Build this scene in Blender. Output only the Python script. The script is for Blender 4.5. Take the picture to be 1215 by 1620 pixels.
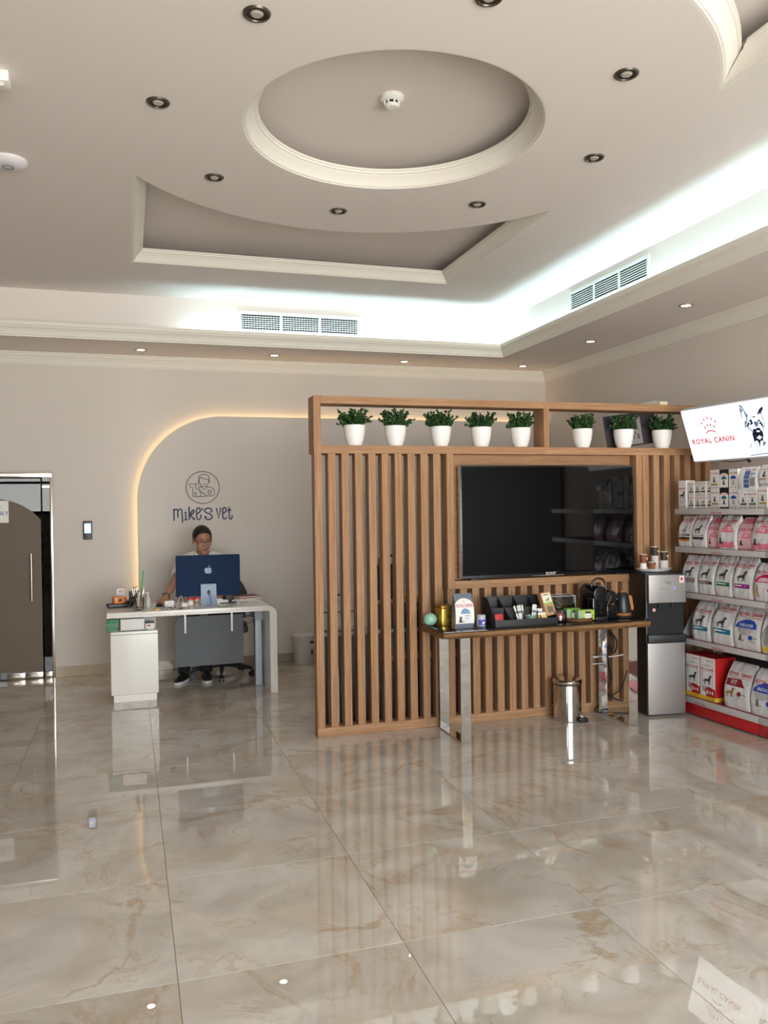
import bpy, bmesh, math, random
from mathutils import Vector, Matrix, Euler, noise, geometry
for o in list(bpy.data.objects): bpy.data.objects.remove(o)
sc = bpy.context.scene
COL = sc.collection
rnd = random.Random(7)

# ------------------------------------------------------------------ camera
W_, H_ = 1215, 1620
F_PX, YAW, PITCH, ROLL, CAM_H = 1306.0, 0.3005, -0.0071, -0.0137, 1.58
def camera():
    fw = Vector((math.sin(YAW)*math.cos(PITCH), math.cos(YAW)*math.cos(PITCH), math.sin(PITCH)))
    r = Vector((math.cos(YAW), -math.sin(YAW), 0)); u = r.cross(fw)
    r2 = r*math.cos(ROLL)+u*math.sin(ROLL); u2 = -r*math.sin(ROLL)+u*math.cos(ROLL)
    M = Matrix((( r2.x, u2.x, -fw.x, 0), (r2.y, u2.y, -fw.y, 0), (r2.z, u2.z, -fw.z, CAM_H), (0, 0, 0, 1)))
    cd = bpy.data.cameras.new('camera'); cd.sensor_fit = 'VERTICAL'; cd.sensor_height = 36.0
    cd.lens = F_PX/H_*36.0; cd.clip_start = 0.05; cd.clip_end = 200
    c = bpy.data.objects.new('camera', cd); c.matrix_world = M; COL.objects.link(c); sc.camera = c
camera()

# ------------------------------------------------------------------ world, light, exposure
SKY, GROUND, SKY_STRENGTH, EXPOSURE = (0.76, 0.78, 0.82), (1.0, 0.945, 0.905), 16.8, -0.05
def world():
    w = bpy.data.worlds.new('sky'); sc.world = w; w.use_nodes = True
    nt = w.node_tree; bg = nt.nodes['Background']
    tc = nt.nodes.new('ShaderNodeTexCoord'); sp = nt.nodes.new('ShaderNodeSeparateXYZ')
    rp = nt.nodes.new('ShaderNodeValToRGB')
    mr = nt.nodes.new('ShaderNodeMapRange'); mr.inputs[1].default_value = -0.12; mr.inputs[2].default_value = 0.12
    nt.links.new(tc.outputs['Generated'], sp.inputs[0]); nt.links.new(sp.outputs['Z'], mr.inputs[0])
    nt.links.new(mr.outputs[0], rp.inputs[0])
    rp.color_ramp.elements[0].color = (*GROUND, 1); rp.color_ramp.elements[1].color = (*SKY, 1)
    nt.links.new(rp.outputs[0], bg.inputs[0]); bg.inputs[1].default_value = SKY_STRENGTH
world()
def portal(name, loc, rot, sx, sy):
    ld = bpy.data.lights.new(name, 'AREA'); ld.shape = 'RECTANGLE'; ld.size = sx; ld.size_y = sy
    ld.cycles.is_portal = True
    o = bpy.data.objects.new(name, ld); o.location = loc; o.rotation_euler = rot; COL.objects.link(o); o['kind'] = 'helper'
portal('window_portal', (1.95, -2.42, 1.63), (math.radians(90), 0, 0), 4.7, 3.14)
portal('window_portal', (-2.15, -2.42, 2.05), (math.radians(90), 0, 0), 1.3, 1.1)
vs = sc.view_settings
sc.display_settings.display_device = 'sRGB'
vs.view_transform = 'Standard'; vs.look = 'None'; vs.exposure = EXPOSURE; vs.gamma = 1.0; vs.use_curve_mapping = False
cy = sc.cycles
cy.use_denoising = True; cy.max_bounces = 10; cy.diffuse_bounces = 5; cy.glossy_bounces = 5; cy.transmission_bounces = 6
cy.transparent_max_bounces = 12; cy.caustics_reflective = False; cy.caustics_refractive = False
cy.sample_clamp_indirect = 6.0; cy.blur_glossy = 0.0
COVE_STRENGTH, ARCH_STRENGTH, DOWNLIGHT_STRENGTH, DOWNLIGHT_WATT, SIGN_STRENGTH = 50.0, 9.0, 16.0, 2.0, 1.2

# ------------------------------------------------------------------ materials
def lin(c):
    return tuple(((v/255)/12.92 if v/255 <= 0.04045 else ((v/255+0.055)/1.055)**2.4) for v in c)
_M = {}
def mat(name, col, rough=0.5, metal=0.0, spec=0.5, emit=0.0, ior=1.5, alpha=None, bump=None, vary=None, coat=0.0, aniso=None):
    """col is sRGB 0-255; vary=(scale xyz, amount) tints by noise; bump=(scale, strength)."""
    if name in _M: return _M[name]
    m = bpy.data.materials.new(name); m.use_nodes = True; nt = m.node_tree
    b = nt.nodes['Principled BSDF']; c = lin(col)
    b.inputs['Base Color'].default_value = (*c, 1); b.inputs['Roughness'].default_value = rough
    b.inputs['Metallic'].default_value = metal; b.inputs['Specular IOR Level'].default_value = spec
    b.inputs['IOR'].default_value = ior; b.inputs['Coat Weight'].default_value = coat
    if emit:
        b.inputs['Emission Color'].default_value = (*c, 1); b.inputs['Emission Strength'].default_value = emit
    if alpha is not None: b.inputs['Alpha'].default_value = alpha
    if vary or bump:
        tc = nt.nodes.new('ShaderNodeTexCoord')
    if vary:
        sc_, amt = vary
        mp = nt.nodes.new('ShaderNodeMapping'); mp.inputs['Scale'].default_value = sc_
        oi = nt.nodes.new('ShaderNodeObjectInfo'); vm = nt.nodes.new('ShaderNodeVectorMath'); vm.operation = 'ADD'
        ml = nt.nodes.new('ShaderNodeMath'); ml.operation = 'MULTIPLY'; ml.inputs[1].default_value = 37.0
        nt.links.new(oi.outputs['Random'], ml.inputs[0]); nt.links.new(tc.outputs['Object'], vm.inputs[0]); nt.links.new(ml.outputs[0], vm.inputs[1])
        nz = nt.nodes.new('ShaderNodeTexNoise'); nz.inputs['Scale'].default_value = 1.0; nz.inputs['Detail'].default_value = 6
        nt.links.new(vm.outputs[0], mp.inputs[0]); nt.links.new(mp.outputs[0], nz.inputs['Vector'])
        rp = nt.nodes.new('ShaderNodeValToRGB'); e = rp.color_ramp.elements
        e[0].position = 0.32; e[1].position = 0.68
        e[0].color = (*[v*(1-amt) for v in c], 1); e[1].color = (*[min(1, v*(1+amt*0.7)) for v in c], 1)
        nt.links.new(nz.outputs['Fac'], rp.inputs[0]); nt.links.new(rp.outputs[0], b.inputs['Base Color'])
    if bump:
        nb = nt.nodes.new('ShaderNodeTexNoise'); nb.inputs['Scale'].default_value = bump[0]; nb.inputs['Detail'].default_value = 4
        bp = nt.nodes.new('ShaderNodeBump'); bp.inputs['Strength'].default_value = bump[1]; bp.inputs['Distance'].default_value = 0.01
        nt.links.new(tc.outputs['Object'], nb.inputs['Vector']); nt.links.new(nb.outputs['Fac'], bp.inputs['Height'])
        nt.links.new(bp.outputs[0], b.inputs['Normal'])
    _M[name] = m; return m
def glass(name, tint=(255, 255, 255), refl=0.12, rough=0.0):
    if name in _M: return _M[name]
    m = bpy.data.materials.new(name); m.use_nodes = True; nt = m.node_tree; nt.nodes.clear()
    out = nt.nodes.new('ShaderNodeOutputMaterial'); mx = nt.nodes.new('ShaderNodeMixShader')
    tr = nt.nodes.new('ShaderNodeBsdfTransparent'); gl = nt.nodes.new('ShaderNodeBsdfGlossy'); lw = nt.nodes.new('ShaderNodeLayerWeight')
    lw.inputs[0].default_value = 0.25
    tr.inputs[0].default_value = (*lin(tint), 1); gl.inputs['Roughness'].default_value = rough
    ad = nt.nodes.new('ShaderNodeMath'); ad.operation = 'MULTIPLY_ADD'; ad.inputs[1].default_value = 0.9; ad.inputs[2].default_value = refl; ad.use_clamp = True
    nt.links.new(lw.outputs['Fresnel'], ad.inputs[0]); nt.links.new(ad.outputs[0], mx.inputs[0])
    nt.links.new(tr.outputs[0], mx.inputs[1]); nt.links.new(gl.outputs[0], mx.inputs[2]); nt.links.new(mx.outputs[0], out.inputs[0])
    _M[name] = m; return m
def wood(name, col, axis, dark=0.70, fine=70.0):
    """oak veneer: noise drawn out along the grain axis (x, y or z of the object)."""
    if name in _M: return _M[name]
    m = bpy.data.materials.new(name); m.use_nodes = True; nt = m.node_tree; b = nt.nodes['Principled BSDF']; c = lin(col)
    tc = nt.nodes.new('ShaderNodeTexCoord'); oi = nt.nodes.new('ShaderNodeObjectInfo')
    vm = nt.nodes.new('ShaderNodeVectorMath'); vm.operation = 'ADD'; ml = nt.nodes.new('ShaderNodeMath'); ml.operation = 'MULTIPLY'; ml.inputs[1].default_value = 53.0
    nt.links.new(oi.outputs['Random'], ml.inputs[0]); nt.links.new(tc.outputs['Object'], vm.inputs[0]); nt.links.new(ml.outputs[0], vm.inputs[1])
    def nz(scale, along, detail):
        mp = nt.nodes.new('ShaderNodeMapping'); s = [scale]*3; s['xyz'.index(axis)] = along; mp.inputs['Scale'].default_value = s
        n = nt.nodes.new('ShaderNodeTexNoise'); n.inputs['Scale'].default_value = 1; n.inputs['Detail'].default_value = detail; n.inputs['Distortion'].default_value = 0.6
        nt.links.new(vm.outputs[0], mp.inputs[0]); nt.links.new(mp.outputs[0], n.inputs['Vector']); return n
    n1 = nz(fine, 2.2, 5); n2 = nz(fine*3.4, 7.0, 3)
    r1 = nt.nodes.new('ShaderNodeValToRGB'); e = r1.color_ramp.elements; e[0].position = 0.30; e[1].position = 0.70
    e[0].color = (c[0]*dark*1.12, c[1]*dark, c[2]*dark*0.95, 1); e[1].color = (min(1, c[0]*1.12), min(1, c[1]*1.13), min(1, c[2]*1.15), 1)
    mx = nt.nodes.new('ShaderNodeMix'); mx.data_type = 'RGBA'; mx.blend_type = 'MULTIPLY'; mx.inputs[0].default_value = 0.45
    r2 = nt.nodes.new('ShaderNodeValToRGB'); r2.color_ramp.elements[0].position = 0.38; r2.color_ramp.elements[0].color = (0.55, 0.5, 0.45, 1); r2.color_ramp.elements[1].position = 0.55
    nt.links.new(n1.outputs['Fac'], r1.inputs[0]); nt.links.new(n2.outputs['Fac'], r2.inputs[0])
    nt.links.new(r1.outputs[0], mx.inputs[6]); nt.links.new(r2.outputs[0], mx.inputs[7]); nt.links.new(mx.outputs[2], b.inputs['Base Color'])
    b.inputs['Roughness'].default_value = 0.55; b.inputs['Specular IOR Level'].default_value = 0.2
    _M[name] = m; return m
def marble():
    m = bpy.data.materials.new('marble_tile'); m.use_nodes = True; nt = m.node_tree; b = nt.nodes['Principled BSDF']
    geo = nt.nodes.new('ShaderNodeNewGeometry'); oi = nt.nodes.new('ShaderNodeObjectInfo')
    ml = nt.nodes.new('ShaderNodeMath'); ml.operation = 'MULTIPLY'; ml.inputs[1].default_value = 61.0
    vm = nt.nodes.new('ShaderNodeVectorMath'); vm.operation = 'ADD'
    nt.links.new(oi.outputs['Random'], ml.inputs[0]); nt.links.new(geo.outputs['Position'], vm.inputs[0]); nt.links.new(ml.outputs[0], vm.inputs[1])
    def nz(scale, detail, dist, rough=0.55):
        n = nt.nodes.new('ShaderNodeTexNoise'); n.inputs['Scale'].default_value = scale; n.inputs['Detail'].default_value = detail
        n.inputs['Distortion'].default_value = dist; n.inputs['Roughness'].default_value = rough; nt.links.new(vm.outputs[0], n.inputs['Vector']); return n
    cl = nz(2.6, 5, 0.7)
    r = nt.nodes.new('ShaderNodeValToRGB'); e = r.color_ramp.elements
    e[0].position = 0.33; e[0].color = (*lin(MARBLE_LO), 1); e[1].position = 0.66; e[1].color = (*lin(MARBLE_HI), 1)
    nt.links.new(cl.outputs['Fac'], r.inputs[0])
    last = r.outputs[0]
    for scale, dist, width, col, amt in ((1.25, 0.7, 0.022, (172, 146, 114), 0.75), (2.3, 0.8, 0.016, (180, 156, 126), 0.6), (0.8, 0.5, 0.07, (192, 172, 146), 0.55)):
        n = nz(scale, 6, dist, 0.6)
        s = nt.nodes.new('ShaderNodeMath'); s.operation = 'SUBTRACT'; s.inputs[1].default_value = 0.5; nt.links.new(n.outputs['Fac'], s.inputs[0])
        a = nt.nodes.new('ShaderNodeMath'); a.operation = 'ABSOLUTE'; nt.links.new(s.outputs[0], a.inputs[0])
        mr = nt.nodes.new('ShaderNodeMapRange'); mr.inputs[1].default_value = 0; mr.inputs[2].default_value = width; mr.inputs[3].default_value = amt; mr.inputs[4].default_value = 0
        nt.links.new(a.outputs[0], mr.inputs[0])
        brk = nz(scale*2.2, 2, 0)                       # veins fade in and out
        br = nt.nodes.new('ShaderNodeMapRange'); br.inputs[1].default_value = 0.42; br.inputs[2].default_value = 0.6; nt.links.new(brk.outputs['Fac'], br.inputs[0])
        mm = nt.nodes.new('ShaderNodeMath'); mm.operation = 'MULTIPLY'; nt.links.new(mr.outputs[0], mm.inputs[0]); nt.links.new(br.outputs[0], mm.inputs[1])
        mx = nt.nodes.new('ShaderNodeMix'); mx.data_type = 'RGBA'; nt.links.new(mm.outputs[0], mx.inputs[0]); nt.links.new(last, mx.inputs[6]); mx.inputs[7].default_value = (*lin(col), 1)
        last = mx.outputs[2]
    nt.links.new(last, b.inputs['Base Color'])
    b.inputs['Roughness'].default_value = 0.012; b.inputs['IOR'].default_value = 1.85; b.inputs['Specular IOR Level'].default_value = 0.5
    return m
MARBLE_LO, MARBLE_HI = (184, 175, 164), (212, 206, 198)
MARBLE = marble()
PAINT = mat('wall_paint', (217, 209, 202), 0.75, spec=0.25, bump=(60, 0.02))
PAINT_C = mat('ceiling_paint', (231, 223, 218), 0.8, spec=0.2)
PAINT_T = mat('trim_paint', (231, 226, 217), 0.55, spec=0.3)
OAK_V = wood('oak_upright', (174, 136, 102), 'z'); OAK_H = wood('oak_level', (174, 136, 102), 'x')
WHITE = mat('white_lacquer', (238, 234, 228), 0.22); WHITE_M = mat('white_matte', (235, 233, 228), 0.5)
BLACK = mat('black_plastic', (22, 22, 24), 0.4); BLACK_G = mat('black_gloss', (10, 10, 12), 0.08); BLACK_M = mat('black_matte', (20, 20, 22), 0.8)
CHROME = mat('chrome', (225, 222, 216), 0.06, metal=1.0); STEEL = mat('brushed_steel', (188, 184, 178), 0.28, metal=1.0)
GREY = mat('grey_rail', (190, 186, 186), 0.45); DGREY = mat('dark_grey', (70, 70, 72), 0.6)
RED = mat('shop_red', (178, 30, 34), 0.35); PRINT_RED = mat('print_red', (190, 32, 44), 0.5)
# ------------------------------------------------------------------ mesh helpers
class MB:
    """collects shapes in one bmesh and links them as one mesh object"""
    def __init__(s): s.bm = bmesh.new()
    def _bev(s, verts, bev, seg=2):
        es = list({e for v in verts for e in v.link_edges})
        bmesh.ops.bevel(s.bm, geom=es, offset=bev, segments=seg, affect='EDGES', profile=0.6, clamp_overlap=True)
    def box(s, x0, x1, y0, y1, z0, z1, bev=0.0, rot=None, seg=2):
        c = Vector(((x0+x1)/2, (y0+y1)/2, (z0+z1)/2))
        M = Matrix.Translation(c) @ (rot.to_matrix().to_4x4() if rot else Matrix()) @ Matrix.Diagonal((x1-x0, y1-y0, z1-z0, 1))
        r = bmesh.ops.create_cube(s.bm, size=1, matrix=M)
        if bev: s._bev(r['verts'], bev, seg)
        return s
    def face(s, pts): 
        try: s.bm.faces.new([s.bm.verts.new(p) for p in pts])
        except ValueError: pass
        return s
    def rings(s, rings, caps=(True, True), closed=True):
        vs_ = [[s.bm.verts.new(p) for p in r] for r in rings]; n = len(vs_[0])
        for a, b in zip(vs_, vs_[1:]):
            for i in range(n if closed else n-1):
                j = (i+1) % n
                try: s.bm.faces.new((a[i], a[j], b[j], b[i]))
                except ValueError: pass
        if caps[0]: s.bm.faces.new(list(reversed(vs_[0])))
        if caps[1]: s.bm.faces.new(vs_[-1])
        return vs_
    def lathe(s, prof, c=(0, 0, 0), seg=28, axis='z', sx=1.0, sy=1.0):
        rs = []
        for r, z in prof:
            r = max(r, 1e-5); ring = []
            for i in range(seg):
                a = 2*math.pi*i/seg; p = Vector((r*math.cos(a)*sx, r*math.sin(a)*sy, z))
                if axis == 'y': p = Vector((p.x, p.z, p.y))
                if axis == 'x': p = Vector((p.z, p.x, p.y))
                ring.append(p+Vector(c))
            rs.append(ring)
        s.rings(rs, (prof[0][0] < 1e-4, prof[-1][0] < 1e-4)); return s
    def cyl(s, p0, p1, r0, r1=None, seg=20, caps=(True, True)):
        return s.tube([p0, p1], [r0, r0 if r1 is None else r1], seg, caps)
    def tube(s, pts, r, seg=8, caps=(True, True), closed=False, up=None):
        pts = [Vector(p) for p in pts]; n = len(pts); rr = r if isinstance(r, (list, tuple)) else [r]*n
        rs = []; nrm = None
        for i, p in enumerate(pts):
            if closed: t = pts[(i+1) % n]-pts[i-1]
            else: t = pts[min(i+1, n-1)]-pts[max(i-1, 0)]
            t = t.normalized() if t.length > 1e-9 else Vector((0, 0, 1))
            if nrm is None:
                a = Vector((0, 0, 1)) if abs(t.z) < 0.9 else Vector((1, 0, 0)); nrm = (a-t*a.dot(t)).normalized()
            else:
                q = nrm-t*nrm.dot(t); nrm = q.normalized() if q.length > 1e-6 else nrm
            b = t.cross(nrm)
            rs.append([p+(nrm*math.cos(2*math.pi*k/seg)+b*math.sin(2*math.pi*k/seg))*rr[i] for k in range(seg)])
        if closed: rs.append(rs[0]); s.rings(rs, (False, False)); bmesh.ops.remove_doubles(s.bm, verts=s.bm.verts, dist=1e-7)
        else: s.rings(rs, caps)
        return s
    def ell(s, c, r, seg=20, rot=None):
        M = Matrix.Translation(Vector(c)) @ (rot.to_matrix().to_4x4() if rot else Matrix()) @ Matrix.Diagonal((r[0], r[1], r[2], 1))
        bmesh.ops.create_uvsphere(s.bm, u_segments=seg, v_segments=max(6, seg*2//3), radius=1, matrix=M); return s
    def limb(s, pts, radii, seg=12):
        pts = [Vector(p) for p in pts]; s.tube(pts, list(radii), seg)
        for p, r in zip(pts, radii): s.ell(p, (r, r, r), seg)
        return s
    def prism(s, poly, fn0, fn1):
        """closed 2-D outline carried to two surfaces by fn0 and fn1"""
        a = [s.bm.verts.new(fn0(*p)) for p in poly]; b = [s.bm.verts.new(fn1(*p)) for p in poly]; n = len(poly)
        s.bm.faces.new(list(reversed(a))); s.bm.faces.new(b)
        for i in range(n): s.bm.faces.new((a[i], a[(i+1) % n], b[(i+1) % n], b[i]))
        return s
    def sweep(s, path, prof, closed=False):
        """2-D path in plan, profile of (offset to the left, z); mitred corners"""
        P = [Vector(p) for p in path]; n = len(P); rs = []
        for i in range(n):
            ds = []
            if closed or i > 0: ds.append((P[i]-P[i-1]).normalized())
            if closed or i < n-1: ds.append((P[(i+1) % n]-P[i]).normalized())
            ns = [Vector((-d.y, d.x)) for d in ds]
            if len(ns) == 2:
                m = (ns[0]+ns[1]); m = m/max(m.length_squared, 0.05)*2
            else: m = ns[0]
            rs.append([(P[i].x+m.x*o, P[i].y+m.y*o, z) for o, z in prof])
        if closed: rs.append(rs[0])
        s.rings(rs, (False, False), closed=False); bmesh.ops.remove_doubles(s.bm, verts=s.bm.verts, dist=1e-6)
        return s
    def fill(s, loops, z):
        """flat face with holes"""
        es = []
        for lp in loops:
            v = [s.bm.verts.new((p[0], p[1], z)) for p in lp]
            es += [s.bm.edges.new((v[i], v[(i+1) % len(v)])) for i in range(len(v))]
        bmesh.ops.triangle_fill(s.bm, use_beauty=True, use_dissolve=False, edges=es); return s
    def xf(s, M): bmesh.ops.transform(s.bm, matrix=M, verts=s.bm.verts); return s
    def mesh(s, name, m, ang=35, norm=True):
        if norm: bmesh.ops.recalc_face_normals(s.bm, faces=s.bm.faces)
        me = bpy.data.meshes.new(name); s.bm.to_mesh(me); s.bm.free()
        if m: me.materials.append(m)
        if len(me.polygons):
            me.shade_smooth(); me.set_sharp_from_angle(angle=math.radians(ang))
        return me
    def obj(s, name, m, parent=None, ang=35, norm=True, **kw): return link(name, s.mesh(name, m, ang, norm), parent, **kw)
def link(name, me, parent=None, loc=None, rot=None, label=None, kind=None):
    o = bpy.data.objects.new(name, me); COL.objects.link(o)
    if parent: o.parent = parent
    if loc is not None: o.location = loc
    if rot is not None: o.rotation_euler = rot
    if label: o['label'] = label
    if kind: o['kind'] = kind
    return o
def tag(o, label, cat, group=None):
    o['label'] = label; o['category'] = cat
    if group: o['group'] = group
    return o
def thing(name, label, cat, loc=(0, 0, 0), rotz=0.0, group=None):
    o = bpy.data.objects.new(name, None); COL.objects.link(o); o.empty_display_size = 0.05
    o.location = loc; o.rotation_euler = (0, 0, rotz); return tag(o, label, cat, group)
def copy_tree(o, parent=None):
    c = o.copy(); COL.objects.link(c)
    if parent: c.parent = parent
    for ch in list(o.children): copy_tree(ch, c)
    return c
def spline(pts, n=6, closed=False):
    P = [Vector(p) for p in pts]; N = len(P); out = []
    for i in range(N if closed else N-1):
        g = (lambda k: P[k % N]) if closed else (lambda k: P[min(max(k, 0), N-1)])
        a, b, c, d = g(i-1), g(i), g(i+1), g(i+2)
        for k in range(n):
            t = k/n
            out.append(0.5*((2*b)+(c-a)*t+(2*a-5*b+4*c-d)*t*t+(3*b-a-3*c+d)*t*t*t))
    if not closed: out.append(P[-1])
    return out
def arc(cx, cy, r, a0, a1, n):
    return [(cx+r*math.cos(math.radians(a0+(a1-a0)*i/n)), cy+r*math.sin(math.radians(a0+(a1-a0)*i/n))) for i in range(n+1)]
def rrect(x0, x1, y0, y1, r, n=5):
    return arc(x1-r, y1-r, r, 0, 90, n)+arc(x0+r, y1-r, r, 90, 180, n)+arc(x0+r, y0+r, r, 180, 270, n)+arc(x1-r, y0+r, r, 270, 360, n)

# ---- flat print: 2-D shapes carried onto a surface
_TXT = {}
def text2d(s, size=1.0, bold=False):
    """2-D triangles of a line of text centred on the origin, cap height about 0.7*size"""
    key = (s, bold)
    if key not in _TXT:
        cu = bpy.data.curves.new('lettering', 'FONT'); cu.body = s; cu.align_x = 'CENTER'; cu.resolution_u = 2; cu.offset = 0.034 if bold else 0.012; cu.space_character = 1.16 if bold else 1.06
        o = bpy.data.objects.new('lettering', cu); COL.objects.link(o)
        dg = bpy.context.evaluated_depsgraph_get(); me = bpy.data.meshes.new_from_object(o.evaluated_get(dg))
        _TXT[key] = ([(v.co.x, v.co.y) for v in me.vertices], [tuple(p.vertices) for p in me.polygons])
        bpy.data.objects.remove(o); bpy.data.curves.remove(cu); bpy.data.meshes.remove(me)
    v, f = _TXT[key]
    return [(x*size, y*size) for x, y in v], f
def poly2d(pts): return list(pts), [tuple(range(len(pts)))]
def rect2d(x0, x1, y0, y1): return poly2d([(x0, y0), (x1, y0), (x1, y1), (x0, y1)])
def circ2d(cx, cy, rx, ry=None, n=18, a0=0, a1=360):
    ry = ry or rx
    if a1-a0 >= 360: return poly2d([(cx+rx*math.cos(2*math.pi*i/n), cy+ry*math.sin(2*math.pi*i/n)) for i in range(n)])
    return poly2d([(cx+rx*math.cos(math.radians(a0+(a1-a0)*i/n)), cy+ry*math.sin(math.radians(a0+(a1-a0)*i/n))) for i in range(n+1)])
def line2d(pts, w):
    out_v, out_f = [], []
    for (x0, y0), (x1, y1) in zip(pts, pts[1:]):
        d = Vector((x1-x0, y1-y0)); d = d.normalized() if d.length else Vector((1, 0)); n_ = Vector((-d.y, d.x))*w/2; k = len(out_v)
        out_v += [(x0+n_.x, y0+n_.y), (x0-n_.x, y0-n_.y), (x1-n_.x, y1-n_.y), (x1+n_.x, y1+n_.y)]; out_f.append((k, k+1, k+2, k+3))
    return out_v, out_f
def move2d(sh, dx, dy, sx=1.0, sy=None):
    sy = sx if sy is None else sy
    return [(x*sx+dx, y*sy+dy) for x, y in sh[0]], sh[1]
def decal(name, shapes, fn, m, parent, maxlen=None, label=None):
    bm = bmesh.new()
    for vv, ff in shapes:
        b = [bm.verts.new((x, y, 0)) for x, y in vv]
        for f in ff:
            try: bm.faces.new([b[i] for i in f])
            except ValueError: pass
    if maxlen:
        bmesh.ops.triangulate(bm, faces=bm.faces)
        for _ in range(3):
            es = [e for e in bm.edges if e.calc_length() > maxlen]
            if not es: break
            bmesh.ops.subdivide_edges(bm, edges=es, cuts=1); bmesh.ops.triangulate(bm, faces=bm.faces)
    for v in bm.verts: v.co = fn(v.co.x, v.co.y)
    me = bpy.data.meshes.new(name); bm.to_mesh(me); bm.free(); me.materials.append(m)
    return link(name, me, parent, label=label)
CROWN = [poly2d([(x-0.05, y), (x, y-0.11), (x+0.05, y), (x, y+0.11)]) for x, y in
         [(-0.46, 0.52), (-0.24, 0.68), (0, 0.74), (0.24, 0.68), (0.46, 0.52), (-0.30, 0.28), (-0.1, 0.38), (0.1, 0.38), (0.30, 0.28)]] + \
        [line2d([(-0.32, 0.0), (-0.15, 0.09), (0, 0.11), (0.15, 0.09), (0.32, 0.0)], 0.06)]
def crown2d(cx, cy, s): return [move2d(c, cx, cy, s) for c in CROWN]
DOG = [poly2d(p) for p in (
    [(-0.42, 0.42), (-0.30, 0.56), (0.05, 0.58), (0.22, 0.74), (0.26, 0.92), (0.36, 1.0), (0.46, 0.96), (0.58, 0.86), (0.57, 0.80), (0.44, 0.78), (0.42, 0.62), (0.38, 0.46), (0.30, 0.36), (-0.2, 0.34), (-0.36, 0.36)],
    [(0.24, 0.40), (0.38, 0.44), (0.34, 0.20), (0.40, 0.02), (0.28, 0.0), (0.26, 0.2)],
    [(0.10, 0.40), (0.22, 0.40), (0.18, 0.2), (0.16, 0.0), (0.06, 0.0), (0.10, 0.2)],
    [(-0.42, 0.44), (-0.22, 0.40), (-0.30, 0.22), (-0.26, 0.0), (-0.38, 0.0), (-0.40, 0.2)],
    [(-0.40, 0.52), (-0.56, 0.40), (-0.62, 0.24), (-0.57, 0.24), (-0.50, 0.38), (-0.36, 0.44)])]
CAT = [poly2d(p) for p in (
    [(-0.25, 0.0), (-0.32, 0.22), (-0.20, 0.48), (-0.12, 0.62), (0.10, 0.62), (0.18, 0.40), (0.20, 0.0)],
    [(-0.16, 0.56), (-0.2, 0.78), (-0.17, 0.98), (-0.07, 0.86), (0.05, 0.86), (0.15, 0.98), (0.18, 0.78), (0.12, 0.56)],
    [(0.16, 0.0), (0.20, 0.12), (0.44, 0.10), (0.46, 0.28), (0.52, 0.26), (0.50, 0.02)])]
def put(shapes, cx, cy, s, sy=None): return [move2d(p, cx, cy, s, sy) for p in shapes]
def remesh(mb, voxel, smooth=2):
    """weld overlapping shapes into one continuous skin"""
    me = bpy.data.meshes.new('skin'); mb.bm.to_mesh(me); mb.bm.free()
    o = bpy.data.objects.new('skin', me); COL.objects.link(o)
    md = o.modifiers.new('r', 'REMESH'); md.mode = 'VOXEL'; md.voxel_size = voxel
    dg = bpy.context.evaluated_depsgraph_get(); out = bpy.data.meshes.new_from_object(o.evaluated_get(dg))
    bpy.data.objects.remove(o); bpy.data.meshes.remove(me)
    bm = bmesh.new(); bm.from_mesh(out)
    for _ in range(smooth): bmesh.ops.smooth_vert(bm, verts=bm.verts, factor=0.5, use_axis_x=True, use_axis_y=True, use_axis_z=True)
    bm.to_mesh(out); bm.free(); out.shade_smooth(); return out
# ------------------------------------------------------------------ the room
XL, XR, YF, YB = -6.5, 4.53, -2.3, 8.385          # inner faces of the walls
ZC, ZS, ZTOP = 3.51, 3.065, 3.695                  # ceiling, dropped soffit, recess tops
YE, XE, YR, XRI = 7.595, 3.64, 7.76, 3.79         # soffit edge and riser behind the cove
CX, CY, R_RING, R_ARC = 1.34, 4.06, 0.78, 1.56    # ceiling rose and disc
RX0, RX1, RY1 = 0.05, 2.70, 6.74                  # recess beyond the disc; the nearer one mirrors it
RY0 = 2*CY-RY1
def struct(o): o['kind'] = 'structure'; return o

# floor: slab with one object per tile, joints left open
floor = struct(MB().box(XL-0.2, XR+0.2, YF-0.2, YB+2.2, -0.2, -0.012).obj('floor', mat('grout', (186, 174, 158), 0.9)))
def floor_tiles():
    P, X0, Y0, g = 0.795, 0.1355, 2.832, 0.0008
    full = MB().box(-P/2+g, P/2-g, -P/2+g, P/2-g, -0.012, 0, bev=0.0008, seg=1).mesh('tile', MARBLE, 20)
    cut = {}
    for i in range(-9, 7):
        for j in range(-8, 9):
            x0, y0 = X0+i*P, Y0+j*P; a, b, c, d = max(x0, XL), min(x0+P, XR), max(y0, YF), min(y0+P, YB)
            if b-a < 0.02 or d-c < 0.02: continue
            if b-a > P-1e-4 and d-c > P-1e-4: me = full
            else:
                k = (round(b-a, 4), round(d-c, 4))
                if k not in cut: cut[k] = MB().box(-k[0]/2+g, k[0]/2-g, -k[1]/2+g, k[1]/2-g, -0.012, 0).mesh('tile', MARBLE, 20)
                me = cut[k]
            link('tile', me, floor, ((a+b)/2, (c+d)/2, 0))
floor_tiles()

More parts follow.
